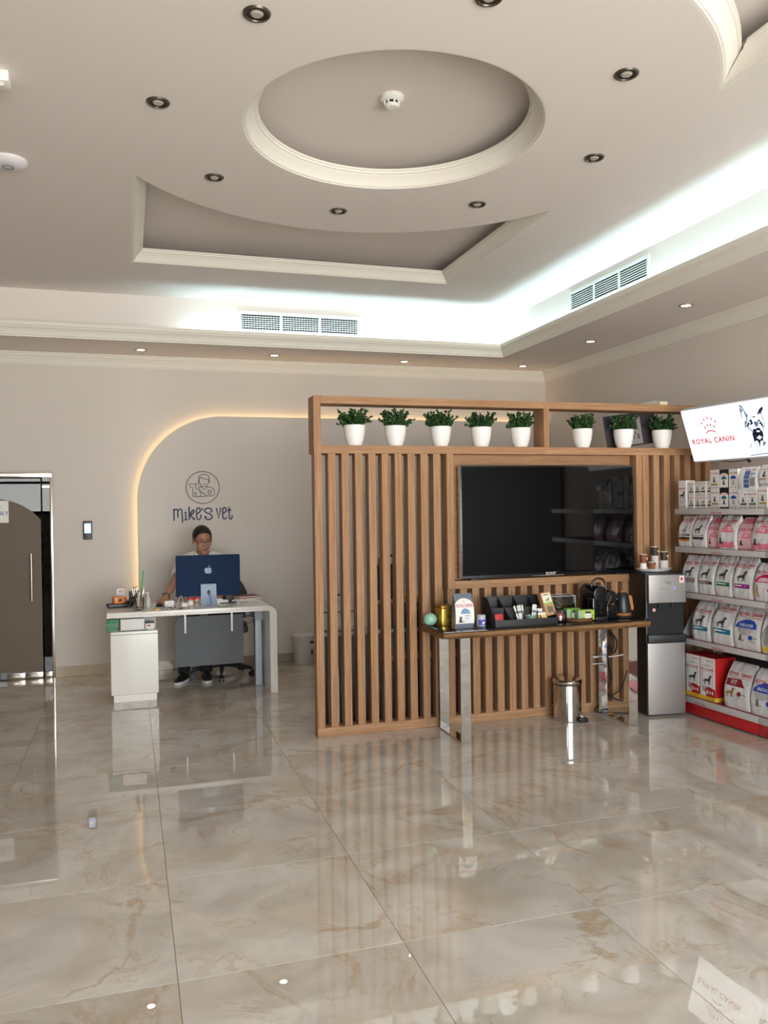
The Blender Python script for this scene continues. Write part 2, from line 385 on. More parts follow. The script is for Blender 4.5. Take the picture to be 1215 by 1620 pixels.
# walls (door opening in the back wall, glazed shop front behind the camera)
DX0, DX1, DZ = -1.66, -0.68, 1.944
wb = MB(); wb.box(XL-0.15, DX0, YB, YB+0.15, 0, ZC+0.6); wb.box(DX1, XR+0.15, YB, YB+0.15, 0, ZC+0.6); wb.box(DX0, DX1, YB, YB+0.15, DZ, ZC+0.6)
wall_back = struct(wb.obj('wall_back', PAINT))
wall_left = struct(MB().box(XL-0.15, XL, YF-0.15, YB, 0, ZC+0.6).obj('wall_left', mat('left_wall', (84, 78, 71), 0.6)))  # unseen wall, coloured dark to cut fill light on left-facing faces
FRONT = [(-2.8, -1.5, 1.5, 2.6), (-0.4, 4.3, 0.06, 3.2)]; SIDE = []   # shop-front openings behind the camera
def wall_with(name, openings, lo, hi, place):
    m = MB(); p = lo
    for a, b, z0, z1 in openings:
        place(m, p, a, 0, ZC+0.6); place(m, a, b, 0, z0); place(m, a, b, z1, ZC+0.6); p = b
    place(m, p, hi, 0, ZC+0.6); return struct(m.obj(name, PAINT))
wall_front = wall_with('wall_front', FRONT, XL, XR, lambda m, a, b, c, d: m.box(a, b, YF-0.15, YF, c, d))
wall_right = wall_with('wall_right', SIDE, YF-0.15, YB, lambda m, a, b, c, d: m.box(XR, XR+0.15, a, b, c, d))
def shopfront():
    fr = mat('window_frame', (92, 92, 92), 0.35, metal=0.6); gl = glass('window_glass', (250, 252, 250), 0.02); k = 0
    for openings, side in ((FRONT, False), (SIDE, True)):
        for x0, x1, z0, z1 in openings:
            n = max(1, round((x1-x0)/1.4)); w = (x1-x0)/n
            for i in range(n):
                k += 1; a, b, t = x0+i*w, x0+(i+1)*w, 0.035
                B = (lambda m, p, q, u, v, c, d: m.box(XR+0.15-(v+0.15), XR+0.15-(u+0.15), p, q, c, d)) if side else (lambda m, p, q, u, v, c, d: m.box(p, q, YF+u, YF+v, c, d))
                m = MB()
                for c, d in ((z0, z0+0.07), (z1-0.07, z1), (2.16, 2.21)): B(m, a, b, -0.1, -0.03, c, d)
                B(m, a, a+t, -0.1, -0.03, z0, z1); B(m, b-t, b, -0.1, -0.03, z0, z1)
                f = struct(m.obj('window_%d' % k, fr))
                for c, d in ((z0+0.07, 2.16), (2.21, z1-0.07)): m = MB(); B(m, a+t, b-t, -0.07, -0.062, c, d); m.obj('pane', gl, f)
shopfront()
struct(MB().box(XR-0.03, XR-0.001, -2.2, 3.0, 0.002, 2.7, 0.004).obj('trim_7', mat('added_panel_dark', (64, 60, 57), 0.6)))  # unseen dark panel added to darken the television reflection and cut bounce light

# ceiling with the round rose, the recesses on both sides of the disc and the soffit with its cove
ring = arc(CX, CY, R_RING, 0, 360, 72)[:-1]
def recess_loop(sign):
    a = math.degrees(math.asin(max(-1, min(1, (RX1-CX)/R_ARC)))); a0 = 90-a; b = math.degrees(math.asin((CX-RX0)/R_ARC))
    pts = arc(CX, CY, R_ARC, 90+b, a0, 40)           # left end to right end over the disc
    pts = [(RX0, pts[0][1])]+pts[1:-1]+[(RX1, pts[-1][1])]+[(RX1, RY1), (RX0, RY1)]
    if sign < 0: pts = [(x, 2*CY-y) for x, y in pts]
    ar = sum(pts[i-1][0]*pts[i][1]-pts[i][0]*pts[i-1][1] for i in range(len(pts)))
    return pts if ar > 0 else pts[::-1]              # counter-clockwise: inside on the left
REC_A, REC_B = recess_loop(1), recess_loop(-1)
ceiling = struct(MB().fill([[(XL, YF), (XRI, YF), (XRI, YR), (XL, YR)], ring, REC_A, REC_B], ZC).obj('ceiling', PAINT_C))
MB().box(XL-0.15, XR+0.15, YF-0.15, YB+0.15, ZC+0.6, ZC+0.75).obj('roof_slab', PAINT_C, ceiling)
def offs(loop, d):
    P = [Vector(p) for p in loop]; n = len(P); out = []
    for i in range(n):
        d0 = (P[i]-P[i-1]).normalized(); d1 = (P[(i+1) % n]-P[i]).normalized(); m = Vector((-d0.y-d1.y, d0.x+d1.x)); m = m/max(m.length_squared, 0.05)*2
        out.append(tuple(P[i]+m*d))
    return out
for lp in (ring, REC_A, REC_B):                       # recess shells above the mouldings
    m = MB(); o = offs(lp, -0.30 if lp is not ring else -0.42)
    m.rings([[(x, y, ZC+0.10) for x, y in o], [(x, y, ZTOP) for x, y in o]], (False, False)); m.fill([o], ZTOP); m.fill([o, offs(lp, -0.002)], ZC+0.098)
    m.obj('recess', PAINT_C, ceiling, norm=False)
LIP = [(0.0, ZC), (0.014, ZC+0.001), (0.016, ZC+0.007), (0.024, ZC+0.008), (0.030, ZC+0.018), (0.042, ZC+0.036), (0.056, ZC+0.052), (0.066, ZC+0.060), (0.070, ZC+0.066), (0.078, ZC+0.068), (0.080, ZC+0.078), (0.088, ZC+0.080), (0.088, ZC+0.092), (0.0, ZC+0.094)]
for k, lp in enumerate((ring, REC_A, REC_B)):
    struct(MB().sweep(lp, LIP, True).obj('trim_%d' % (k+1), PAINT_T, ang=25))
# soffit and riser
MB().fill([[(XL, YE), (XE, YE), (XE, YF), (XR, YF), (XR, YB), (XL, YB)]], ZS).obj('soffit', PAINT_C, ceiling)
m = MB(); m.fill([[(XL, YE+0.012), (XE+0.012, YE+0.012), (XE+0.012, YF), (XRI, YF), (XRI, YR), (XL, YR)]], ZS+0.03)
m.rings([[(XL, YR, ZS), (XRI, YR, ZS), (XRI, YF, ZS)], [(XL, YR, ZC), (XRI, YR, ZC), (XRI, YF, ZC)]], (False, False), closed=False)
m.obj('cove_riser', PAINT_C, ceiling, ang=20)
EDGE = [(0.0, 0.0), (0.004, -0.006), (0.014, -0.006), (0.016, 0.006), (0.022, 0.010), (0.026, 0.030), (0.036, 0.052), (0.050, 0.066), (0.056, 0.070), (0.056, 0.080), (0.066, 0.082), (0.070, 0.100), (0.070, 0.116), (-0.004, 0.118), (-0.006, 0.03)]
struct(MB().sweep([(XE, YF+0.01), (XE, YE), (XL+0.01, YE)], [(o, ZS+z) for o, z in EDGE], False).obj('trim_4', PAINT_T, ang=25))
CRN = [(0.0, -0.112), (0.012, -0.112), (0.014, -0.100), (0.022, -0.098), (0.024, -0.082), (0.034, -0.064), (0.046, -0.046), (0.052, -0.034), (0.060, -0.030), (0.062, -0.016), (0.072, -0.012), (0.074, 0.0)]
struct(MB().sweep([(XR, YF+0.01), (XR, YB), (XL+0.01, YB)], [(o, ZS+z) for o, z in CRN], False).obj('trim_5', PAINT_T, ang=25))

# cove light strips behind the soffit edge
def cove_light():
    em = mat('led_cool', (202, 240, 248), emit=COVE_STRENGTH)
    t = thing('cove_light_strip', 'cool white light strip hidden behind the soffit moulding in the cove', 'light', (0, 0, 0))
    MB().box(0.55, XRI-0.07, YE+0.075, YE+0.095, ZS+0.031, ZS+0.047).obj('diffuser', em, t)
    MB().box(XE+0.075, XE+0.095, -1.5, YE+0.07, ZS+0.031, ZS+0.047).obj('diffuser', em, t)
cove_light()

# skirting tiles along the back and right walls
def skirting():
    mt = mat('skirting_tile', (196, 180, 158), 0.08, vary=((4, 4, 4), 0.12))
    base = struct(MB().box(DX1+0.001, XR-0.001, YB-0.004, YB-0.0005, 0.001, 0.098).obj('baseboard_back', mat('grout', (170, 156, 138))))
    x = DX1+0.002; L = 0.795
    me = MB().box(0, L-0.003, -0.012, -0.004, 0.001, 0.1, bev=0.0015, seg=1).mesh('tile', mt)
    while x < XR-0.05:
        if x+L < XR: link('tile', me, base, (x, YB, 0))
        else: MB().box(x, XR-0.002, YB-0.012, YB-0.004, 0.001, 0.1, bev=0.0015, seg=1).obj('tile', mt, base)
        x += L
    base = struct(MB().box(XR-0.004, XR-0.0005, 5.62, YB-0.014, 0.001, 0.098).obj('baseboard_right', mat('grout', (170, 156, 138))))
    for k in range(3): MB().box(XR-0.012, XR-0.004, 5.63+k*L, 5.63+k*L+L-0.003, 0.001, 0.1, bev=0.0015, seg=1).obj('tile', mt, base)
skirting()

# raised arch panel with the warm strip behind its edge
def arch_panel():
    x0, zt, r = 0.085, 2.493, 0.83; y0, y1 = YB-0.080, YB-0.058
    def outline(i): return [(x0+i, 0.1+0.0)]+[(x, z) for x, z in arc(x0+r, zt-r, r-i, 180, 90, 26)]+[(XR-0.002, zt-i), (XR-0.002, 0.1)]
    p = struct(MB().prism(outline(0), lambda x, z: (x, y1, z), lambda x, z: (x, y0, z)).obj('trim_6', PAINT))
    p['label'] = 'raised wall panel with a rounded corner and warm light behind its edge'
    inner = [(x, z) for x, z in outline(0.05)]; 
    MB().prism(outline(0.045), lambda x, z: (x, YB-0.0005, z), lambda x, z: (x, y1, z)).obj('backing_board', PAINT, p)
    MB().tube([(x, YB-0.030, z) for x, z in outline(0.032)[:-1]], 0.006, 6).obj('light_strip', mat('led_warm', (255, 222, 158), emit=ARCH_STRENGTH), p)
    return y0
ARCH_Y = arch_panel()

# recessed downlights
def downlights():
    t = thing('downlight', 'dark recessed downlight in the disc', 'ceiling light', (0, 0, ZC))
    MB().lathe([(0.040, -0.004), (0.043, -0.009), (0.052, -0.008), (0.056, -0.001), (0.054, 0.0), (0.040, 0.0)], seg=28).obj('trim_ring', mat('downlight_ring', (96, 88, 78), 0.3, metal=0.7), t)
    MB().lathe([(0.0, -0.0015), (0.041, -0.0015), (0.041, 0.0), (0.0, 0.0)], seg=24).obj('well', mat('downlight_well', (58, 52, 46), 0.5), t)
    MB().lathe([(0.0, -0.010), (0.020, -0.009), (0.026, -0.004), (0.026, -0.0015), (0, -0.0015)], seg=20).obj('lamp', mat('lamp_off', (176, 170, 160), 0.2), t)
    spots = [(-45, 'unlit recessed downlight between the rose and the near right recess'), (0, 'unlit recessed downlight to the right of the round rose'),
             (45, 'unlit recessed downlight beside the right end of the far recess'), (90, 'unlit recessed downlight between the rose and the far recess'),
             (135, 'unlit recessed downlight beside the left end of the far recess'), (180, 'unlit recessed downlight to the left of the round rose'),
             (225, 'unlit recessed downlight near the picture top, left of the rose'), (270, 'unlit recessed downlight cut by the top edge of the picture')]
    for k, (a, lab) in enumerate(spots):
        c = t if k == 0 else copy_tree(t)
        c.location = (CX+1.175*math.cos(math.radians(a)), CY+1.175*math.sin(math.radians(a)), ZC); tag(c, lab, 'ceiling light', 'unlit downlights around the ceiling rose')
    t = thing('downlight', 'lit downlight', 'ceiling light', (0, 0, ZS))
    MB().lathe([(0.038, -0.004), (0.042, -0.007), (0.050, -0.006), (0.053, -0.001), (0.053, 0.0), (0.038, 0.0)], seg=24).obj('trim_ring', mat('lit_ring', (150, 140, 126), 0.3, metal=0.5), t)
    MB().lathe([(0.0, -0.004), (0.036, -0.003), (0.038, 0.0), (0.0, 0.0)], seg=20).obj('lamp', mat('lamp_lit', (255, 240, 214), emit=DOWNLIGHT_STRENGTH), t)
    ld = bpy.data.lights.new('downlight_beam', 'SPOT'); ld.energy = DOWNLIGHT_WATT; ld.spot_size = math.radians(95); ld.spot_blend = 0.8; ld.color = (1.0, 0.93, 0.84); ld.shadow_soft_size = 0.03
    lo = bpy.data.objects.new('downlight_beam', ld); COL.objects.link(lo); lo.parent = t; lo.location = (0, 0, -0.03)
    for k, (x, y, lab) in enumerate([(0.136, 8.0, 'lit soffit downlight above the black access terminal'), (1.384, 8.0, 'lit soffit downlight above the round wall logo'),
            (2.734, 8.04, 'lit soffit downlight between the long back vent and the corner'), (4.07, 8.03, 'lit soffit downlight in the corner of the soffit'),
            (4.07, 6.67, 'lit soffit downlight under the far end of the right vent'), (4.045, 5.28, 'lit soffit downlight nearest the glowing sign')]):
        c = t if k == 0 else copy_tree(t)
        c.location = (x, y, ZS); tag(c, lab, 'ceiling light', 'lit downlights in the soffit')
downlights()

def vents():
    fr = mat('vent_white', (236, 240, 240), 0.4); bk = mat('vent_shade', (16, 20, 22), 0.9)
    def vent(w, h, bars):
        t = thing('air_vent', 'vent', 'vent'); m = MB(); b = 0.03
        m.box(-w/2-b, w/2+b, -0.012, 0, h/2, h/2+b, 0.002); m.box(-w/2-b, w/2+b, -0.012, 0, -h/2-b, -h/2, 0.002)
        m.box(-w/2-b, -w/2, -0.012, 0, -h/2, h/2, 0.002); m.box(w/2, w/2+b, -0.012, 0, -h/2, h/2, 0.002)
        for k in (1, 2): m.box(-w/2+w*k/3-0.009, -w/2+w*k/3+0.009, -0.012, 0, -h/2, h/2)
        m.obj('vent_frame', fr, t)
        MB().box(-w/2, w/2, -0.001, 0, -h/2, h/2).obj('duct_shade', bk, t)  # near-black sheet painted for the shade behind the slats; riser has no opening
        me = MB().box(-w/2, w/2, -0.010, -0.003, -0.0026, 0.0026).mesh('slat', fr)
        for k in range(6): link('slat', me, t, (0, 0, -h/2+h*(k+1)/7))
        if bars:
            m = MB()
            for k in range(42): m.box(-w/2+w*(k+0.5)/42-0.0012, -w/2+w*(k+0.5)/42+0.0012, -0.004, -0.001, -h/2, h/2)
            m.obj('cross_bars', fr, t, kind='stuff')
        return t
    v = vent(1.12, 0.138, True); v.location = (1.597, YR, 3.323); tag(v, 'long white air vent in the riser above the reception desk', 'vent')
    v = vent(1.12, 0.130, False); v.location = (XRI, 5.95, 3.365); v.rotation_euler.z = math.radians(-90); tag(v, 'long white air vent in the right-hand riser above the plant shelf', 'vent')
vents()

def ceiling_devices():
    t = thing('smoke_detector', 'white smoke detector in the middle of the round ceiling rose', 'detector', (1.335, 4.07, ZTOP))
    w = mat('detector_white', (240, 238, 232), 0.4)
    MB().lathe([(0, 0), (0.062, 0), (0.062, -0.016), (0.055, -0.024), (0.044, -0.028), (0.0, -0.028)], seg=28).obj('base', w, t)
    MB().lathe([(0.034, -0.028), (0.034, -0.044), (0.030, -0.028)], seg=24).obj('sensing_chamber', BLACK, t)
    m = MB()
    for k in range(8):
        a = k*math.pi/4; qx, qy = 0.039*math.cos(a), 0.039*math.sin(a); m.box(qx-0.004, qx+0.004, qy-0.004, qy+0.004, -0.046, -0.026, rot=Euler((0, 0, a)))
    m.obj('cage', w, t)
    MB().lathe([(0, -0.058), (0.030, -0.056), (0.040, -0.046), (0.040, -0.043), (0, -0.043)], seg=24).obj('cap', w, t)
    t = thing('emergency_light', 'white box-shaped emergency light on the ceiling at the picture edge', 'light', (-0.60, 3.98, ZC))
    MB().box(-0.17, 0.13, -0.045, 0.045, -0.05, -0.0005, 0.008).obj('housing', w, t); MB().box(-0.15, 0.11, -0.034, 0.034, -0.068, -0.05, 0.006).obj('diffuser', mat('detector_lens', (206, 202, 194), 0.25), t)
    t = thing('wireless_access_point', 'round white wireless access point on the ceiling with a ring mark', 'access point', (-0.60, 4.95, ZC))
    MB().lathe([(0, -0.040), (0.05, -0.038), (0.085, -0.028), (0.098, -0.014), (0.098, -0.0005), (0, -0.0005)], seg=32).obj('dome', mat('ap_white', (226, 222, 226), 0.35), t)
    MB().tube([(0.028*math.cos(a*math.pi/12), 0.028*math.sin(a*math.pi/12), -0.0402) for a in range(24)], 0.0018, 5, closed=True).obj('indicator_ring', mat('ap_ring', (70, 66, 92), 0.4), t)
ceiling_devices()

# glass door at the left of the back wall, room beyond
def door():
    ch = mat('door_metal', (206, 196, 184), 0.18, metal=1.0)
    d = thing('door_1', 'frameless glass door with an arched taupe film and a slim bar handle', 'door', (0, 0, 0)); d['kind'] = 'structure'; del d['category']
    y = YB
    m = MB(); m.box(DX0+0.001, DX1-0.001, y-0.03, y+0.06, 1.896, DZ-0.001, 0.004); m.obj('header', ch, d)
    MB().box(DX1-0.024, DX1-0.001, y-0.02, y+0.06, 0.001, 1.895, 0.003).obj('jamb', ch, d)
    MB().box(DX0+0.001, DX0+0.024, y-0.02, y+0.06, 0.001, 1.895, 0.003).obj('jamb', ch, d)
    gl = glass('door_glass', (120, 116, 108), 0.018)
    MB().box(-0.772, DX1-0.026, y+0.012, y+0.022, 0.05, 1.80).obj('side_pane', gl, d)
    MB().box(-0.772, DX1-0.026, y+0.008, y+0.028, 1.80, 1.815).obj('side_rail', ch, d)
    MB().box(-0.772, DX1-0.026, y+0.012, y+0.022, 1.815, 1.895).obj('side_pane', gl, d)
    MB().box(-0.772, DX1-0.026, y-0.004, y+0.04, 0.001, 0.06, 0.003).obj('side_foot', ch, d)
    MB().box(-1.635, -0.786, y+0.008, y+0.018, 0.012, 1.885).obj('door_leaf', gl, d)
    cx, cz, r = -1.21, 1.16, 0.54
    film = [(-1.634, 0.07), (-0.788, 0.07), (-0.788, cz+math.sqrt(r*r-(-0.788-cx)**2))]+arc(cx, cz, r, math.degrees(math.acos((-0.788-cx)/r)), math.degrees(math.acos((-1.634-cx)/r)), 22)[1:-1]+[(-1.634, cz+math.sqrt(r*r-(-1.634-cx)**2))]
    MB().prism(film, lambda x, z: (x, y+0.0078, z), lambda x, z: (x, y+0.006, z)).obj('film', mat('taupe_film', (106, 94, 80), 0.45, spec=0.3), d)
    for a, b in ((-1.10, -0.945), (-0.935, -0.79)): MB().box(a, b, y-0.002, y+0.03, 0.004, 0.062, 0.003).obj('patch_fitting', ch, d)
    h = MB().cyl((-0.872, y-0.045, 0.74), (-0.872, y-0.045, 1.18), 0.009, seg=14).obj('handle', ch, d)
    m = MB(); m.cyl((-0.872, y-0.045, 0.80), (-0.872, y+0.008, 0.80), 0.006, seg=10); m.cyl((-0.872, y-0.045, 1.12), (-0.872, y+0.008, 1.12), 0.006, seg=10); m.obj('standoff', ch, h)
    # the room beyond
    bx = MB(); bx.box(XL, -0.2, y+2.0, y+2.1, 0, 2.8); bx.box(-0.3, -0.2, y+0.15, y+2.0, 0, 2.8); bx.box(XL, XL+0.1, y+0.15, y+2.0, 0, 2.8); bx.box(XL, -0.2, y+0.15, y+2.0, 2.6, 2.7)
    struct(bx.obj('wall_beyond', PAINT))
    t = thing('sheet_of_paper', 'white paper sheet with blue print stuck to the glass door', 'paper', (-1.20, y+0.0055, 1.576))
    MB().box(-0.135, 0.135, -0.001, 0.0, -0.103, 0.103).obj('sheet', mat('paper', (240, 238, 234), 0.7), t)
    for sh in (move2d(text2d('STAFF', 0.05), 0, 0.02), move2d(text2d('ONLY', 0.05), 0.065, -0.03)): decal('lettering', [sh], lambda a, b: (a, -0.0016, b), mat('print_blue', (36, 74, 150), 0.6), t)
door()
# ------------------------------------------------------------------ slatted oak screen with plant shelf and television
YS = 5.52
def screen():
    t = thing('slatted_screen', 'tall oak slatted screen with a plant shelf and a television niche', 'screen', (1.217, YS, 0))
    def B(name, x0, x1, y0, y1, z0, z1, m, bev=0.0015): return MB().box(x0-1.217, x1-1.217, y0, y1, z0, z1, bev).obj(name, m, t)
    B('base_board', 1.217, 4.522, 0.0, 0.10, 0.001, 0.064, OAK_H)
    B('shelf_board', 1.267, 2.966, 0.0, 0.23, 1.948, 2.003, OAK_H); B('shelf_board', 2.9665, 4.522, 0.0, 0.23, 1.948, 2.003, OAK_H)
    B('top_board', 1.267, 2.966, 0.0, 0.17, 2.290, 2.342, OAK_H); B('top_board', 2.9665, 4.522, 0.0, 0.17, 2.290, 2.342, OAK_H)
    B('end_post', 1.2165, 1.2668, 0.0, 0.17, 1.948, 2.342, OAK_V); B('divider', 2.9668, 3.012, 0.002, 0.17, 2.0035, 2.2895, OAK_V)
    B('end_post', 4.475, 4.522, 0.0, 0.17, 2.0035, 2.2895, OAK_V)
    full = MB().box(0, 0.053, 0.001, 0.09, 0.0645, 1.9475, 0.0012).mesh('slat', OAK_V); low = MB().box(0, 0.053, 0.001, 0.09, 0.0645, 0.9765, 0.0012).mesh('slat', OAK_V)
    for k in range(34):
        x = 0.0963*k
        if 10 <= k <= 26: link('slat', low, t, (x, 0, 0))
        else: link('slat', full, t, (x, 0, 0))
    B('niche_post', 2.180, 2.232, -0.012, 0.10, 0.977, 1.9475, OAK_V); B('niche_post', 3.750, 3.802, -0.012, 0.10, 0.977, 1.9475, OAK_V)
    B('niche_sill', 2.2325, 3.7495, -0.012, 0.10, 0.977, 1.034, OAK_H)
    B('niche_back', 2.2325, 3.7495, 0.075, 0.088, 1.0345, 1.9475, OAK_H)
screen()

def television():
    t = thing('television', 'large black flat television in the niche of the oak screen', 'television', (3.001, YS, 0))
    x0, x1, z0, z1 = 2.282-3.001, 3.722-3.001, 1.045, 1.868
    MB().box(x0, x1, -0.012, 0.030, z0, z1, 0.004).obj('casing', mat('tv_casing', (20, 20, 22), 0.25), t)
    MB().box(x0+0.012, x1-0.012, -0.0135, -0.0115, z0+0.022, z1-0.012).obj('panel', mat('tv_panel', (6, 6, 7), 0.04, spec=0.35), t)
    MB().box(x0-0.002, x0+0.0, -0.010, 0.026, z0+0.002, z1-0.002).obj('side_trim', CHROME, t)
    MB().box(-0.25, 0.25, 0.030, 0.074, 1.2, 1.7, 0.004).obj('wall_bracket', BLACK, t)
    for s in (-1, 1): MB().box(s*0.60-0.05, s*0.60+0.05, -0.03, 0.045, 1.0345, 1.0452, 0.003).obj('foot', BLACK, t)
    MB().box(-0.15, 0.11, -0.0150, -0.0125, z0+0.003, z0+0.007).obj('stand_bar', STEEL, t)
    decal('logo', [move2d(text2d('SONY', 0.030), 0.0, 1.0528)], lambda a, b: (a, -0.0142, b), mat('logo_grey', (220, 220, 220), 0.4), t)
television()

def plants():
    pot_m = mat('pot_white', (244, 242, 240), 0.45); soil = mat('pot_soil', (40, 30, 22), 0.9)
    lf = [mat('leaf_dark', (30, 62, 28), 0.5, vary=((40, 40, 40), 0.45)), mat('leaf_mid', (58, 100, 44), 0.5, vary=((40, 40, 40), 0.45))]
    stem = mat('plant_stem', (50, 70, 34), 0.7)
    prof = [(0.0, 0.0), (0.044, 0.0), (0.050, 0.004), (0.062, 0.035), (0.071, 0.075), (0.0765, 0.115), (0.0775, 0.143), (0.0760, 0.147), (0.0735, 0.146), (0.072, 0.11), (0.0, 0.108)]
    pot_me = MB().lathe(prof, seg=36).mesh('pot', pot_m, 30)
    soil_me = MB().lathe([(0, 0.126), (0.0715, 0.124), (0.0715, 0.112), (0.0, 0.112)], seg=24).mesh('soil', soil)
    labs = ['potted plant at the left end of the shelf, with big round leaves',
            'second potted plant from the left end, upright with sprigs to the right', 'third potted plant from the left end, with a sprig of round leaves reaching left',
            'fourth potted plant from the left end, the tallest and densest of the left bay', 'potted plant just left of the shelf divider',
            'potted plant just right of the shelf divider, standing alone', 'white potted plant in front of the dark printed board', 'white potted plant nearest the glowing shop sign']
    seeds = [(1.527, 7), (1.830, 11), (2.176, 17), (2.495, 23), (2.816, 31), (3.340, 41), (3.706, 47), (4.055, 53)]
    for k, (x, sd) in enumerate(seeds):
        r = random.Random(sd); t = thing('potted_plant', labs[k], 'plant', (x, YS+0.088, 2.0035), 0, 'small potted plants on the screen shelf')
        link('pot', pot_me, t); link('soil', soil_me, t)
        ms, m0, m1 = MB(), MB(), MB()
        def leaf(m, p, d, s, wide):
            d = d.normalized(); a = d.orthogonal().normalized(); a.rotate(Matrix.Rotation(r.uniform(0, 6.28), 3, d)); n = d.cross(a)
            q = [p, p+d*s*0.3+a*s*wide*0.85, p+d*s*0.7+a*s*wide*0.9, p+d*s+n*s*0.1, p+d*s*0.7-a*s*wide*0.9, p+d*s*0.3-a*s*wide*0.85]; c = p+d*s*0.5-n*s*0.14
            v = [m.bm.verts.new(w) for w in q]; vc = m.bm.verts.new(c)
            for i in range(6): m.bm.faces.new((v[i], v[(i+1) % 6], vc))
        for _ in range(70):
            a = r.uniform(0, 2*math.pi); out = abs(r.gauss(0, 1))
            rx, ry = r.uniform(0.01, 0.05)*math.cos(a), r.uniform(0.01, 0.05)*math.sin(a)
            base = Vector((rx, ry, 0.124)); tip = base+Vector((math.cos(a)*r.uniform(0.01, 0.088), math.sin(a)*r.uniform(0.01, 0.06), r.uniform(0.03, 0.135)))
            if k in (0, 2) and _ < 7: tip = base+Vector((-r.uniform(0.06, 0.115 if k == 2 else 0.09), r.uniform(-0.02, 0.03), r.uniform(0.02, 0.10)))
            if k in (0, 1, 7) and 7 <= _ < 12: tip = base+Vector((r.uniform(0.07, 0.125), r.uniform(-0.02, 0.03), r.uniform(0.02, 0.09)))
            tip.z = min(tip.z, 0.268); mid = (base+tip)/2+Vector((0, 0, 0.012)); pts = spline([base, mid, tip], 5)
            ms.tube(pts, 0.0011, 4); big = k in (0, 2) and _ < 7
            for i in range(2, len(pts)):
                d0 = (pts[i]-pts[i-1]).normalized()
                for q in range(4 if not big else 2):
                    dd = d0*r.uniform(0.1, 0.7)+Vector((r.uniform(-1, 1), r.uniform(-1, 1), r.uniform(-0.3, 1)))
                    p = pts[i]+(pts[i-1]-pts[i])*r.random()
                    s = r.uniform(0.024, 0.032) if big else r.uniform(0.012, 0.020)
                    if p.z+s*max(dd.normalized().z, 0) > 0.28 or p.y+s > 0.14: continue
                    leaf(m0 if r.random() < 0.6 else m1, p, dd, s, 0.5 if big else r.uniform(0.32, 0.48))
        ms.obj('stems', stem, t, kind='stuff'); m0.obj('foliage', lf[0], t, kind='stuff', norm=False); m1.obj('foliage', lf[1], t, kind='stuff', norm=False)
plants()

def shelf_extras():
    # dark printed board leaning behind the plants
    t = thing('printed_board', 'dark printed board tilted behind the plants at the sign end', 'board', (3.64, YS+0.198, 2.0045)); t.rotation_euler = (math.radians(-3), math.radians(-7.5), 0)
    MB().box(0.0, 0.47, 0.0, 0.014, 0.0, 0.262, 0.002).obj('board', mat('board_dark', (58, 52, 60), 0.6), t)
    MB().box(0.10, 0.325, -0.0015, 0.0, 0.012, 0.226).obj('print_panel', mat('board_grey', (142, 136, 132), 0.6), t)
    ink = mat('board_ink', (38, 36, 44), 0.6)
    decal('lettering', [move2d(text2d("Hill's", 0.075), 0.225, 0.055)], lambda a, b: (a, -0.0025, b), ink, t)
    decal('emblem', [rect2d(0.15, 0.30, 0.13, 0.135), rect2d(0.16, 0.29, 0.135, 0.16), poly2d([(0.2, 0.16), (0.29, 0.16), (0.29, 0.2), (0.25, 0.185)])], lambda a, b: (a, -0.0025, b), ink, t)
    t = thing('paper_folder', 'grey paper folder lying on top of the oak screen', 'folder', (3.92, YS+0.10, 2.3425))
    MB().prism([(-0.10, 0), (0.085, 0), (0.075, 0.036), (0.055, 0.040), (-0.09, 0.012)], lambda x, z: (x, -0.05, z), lambda x, z: (x, 0.05, z)).obj('folder', mat('folder_grey', (150, 146, 140), 0.7), t)
    t = thing('cream_box', 'small cream box on top of the oak screen beside the grey folder', 'box', (4.05, YS+0.09, 2.3425))
    MB().box(-0.036, 0.036, -0.04, 0.04, 0, 0.032, 0.004).obj('carton', mat('cream', (232, 214, 186), 0.6), t)
    MB().box(-0.037, 0.037, -0.041, 0.041, 0.022, 0.033, 0.004).obj('lid', mat('cream_lid', (238, 222, 196), 0.6), t)
shelf_extras()
ORD = ('first', 'second', 'third', 'fourth', 'fifth', 'sixth', 'seventh', 'eighth', 'ninth')
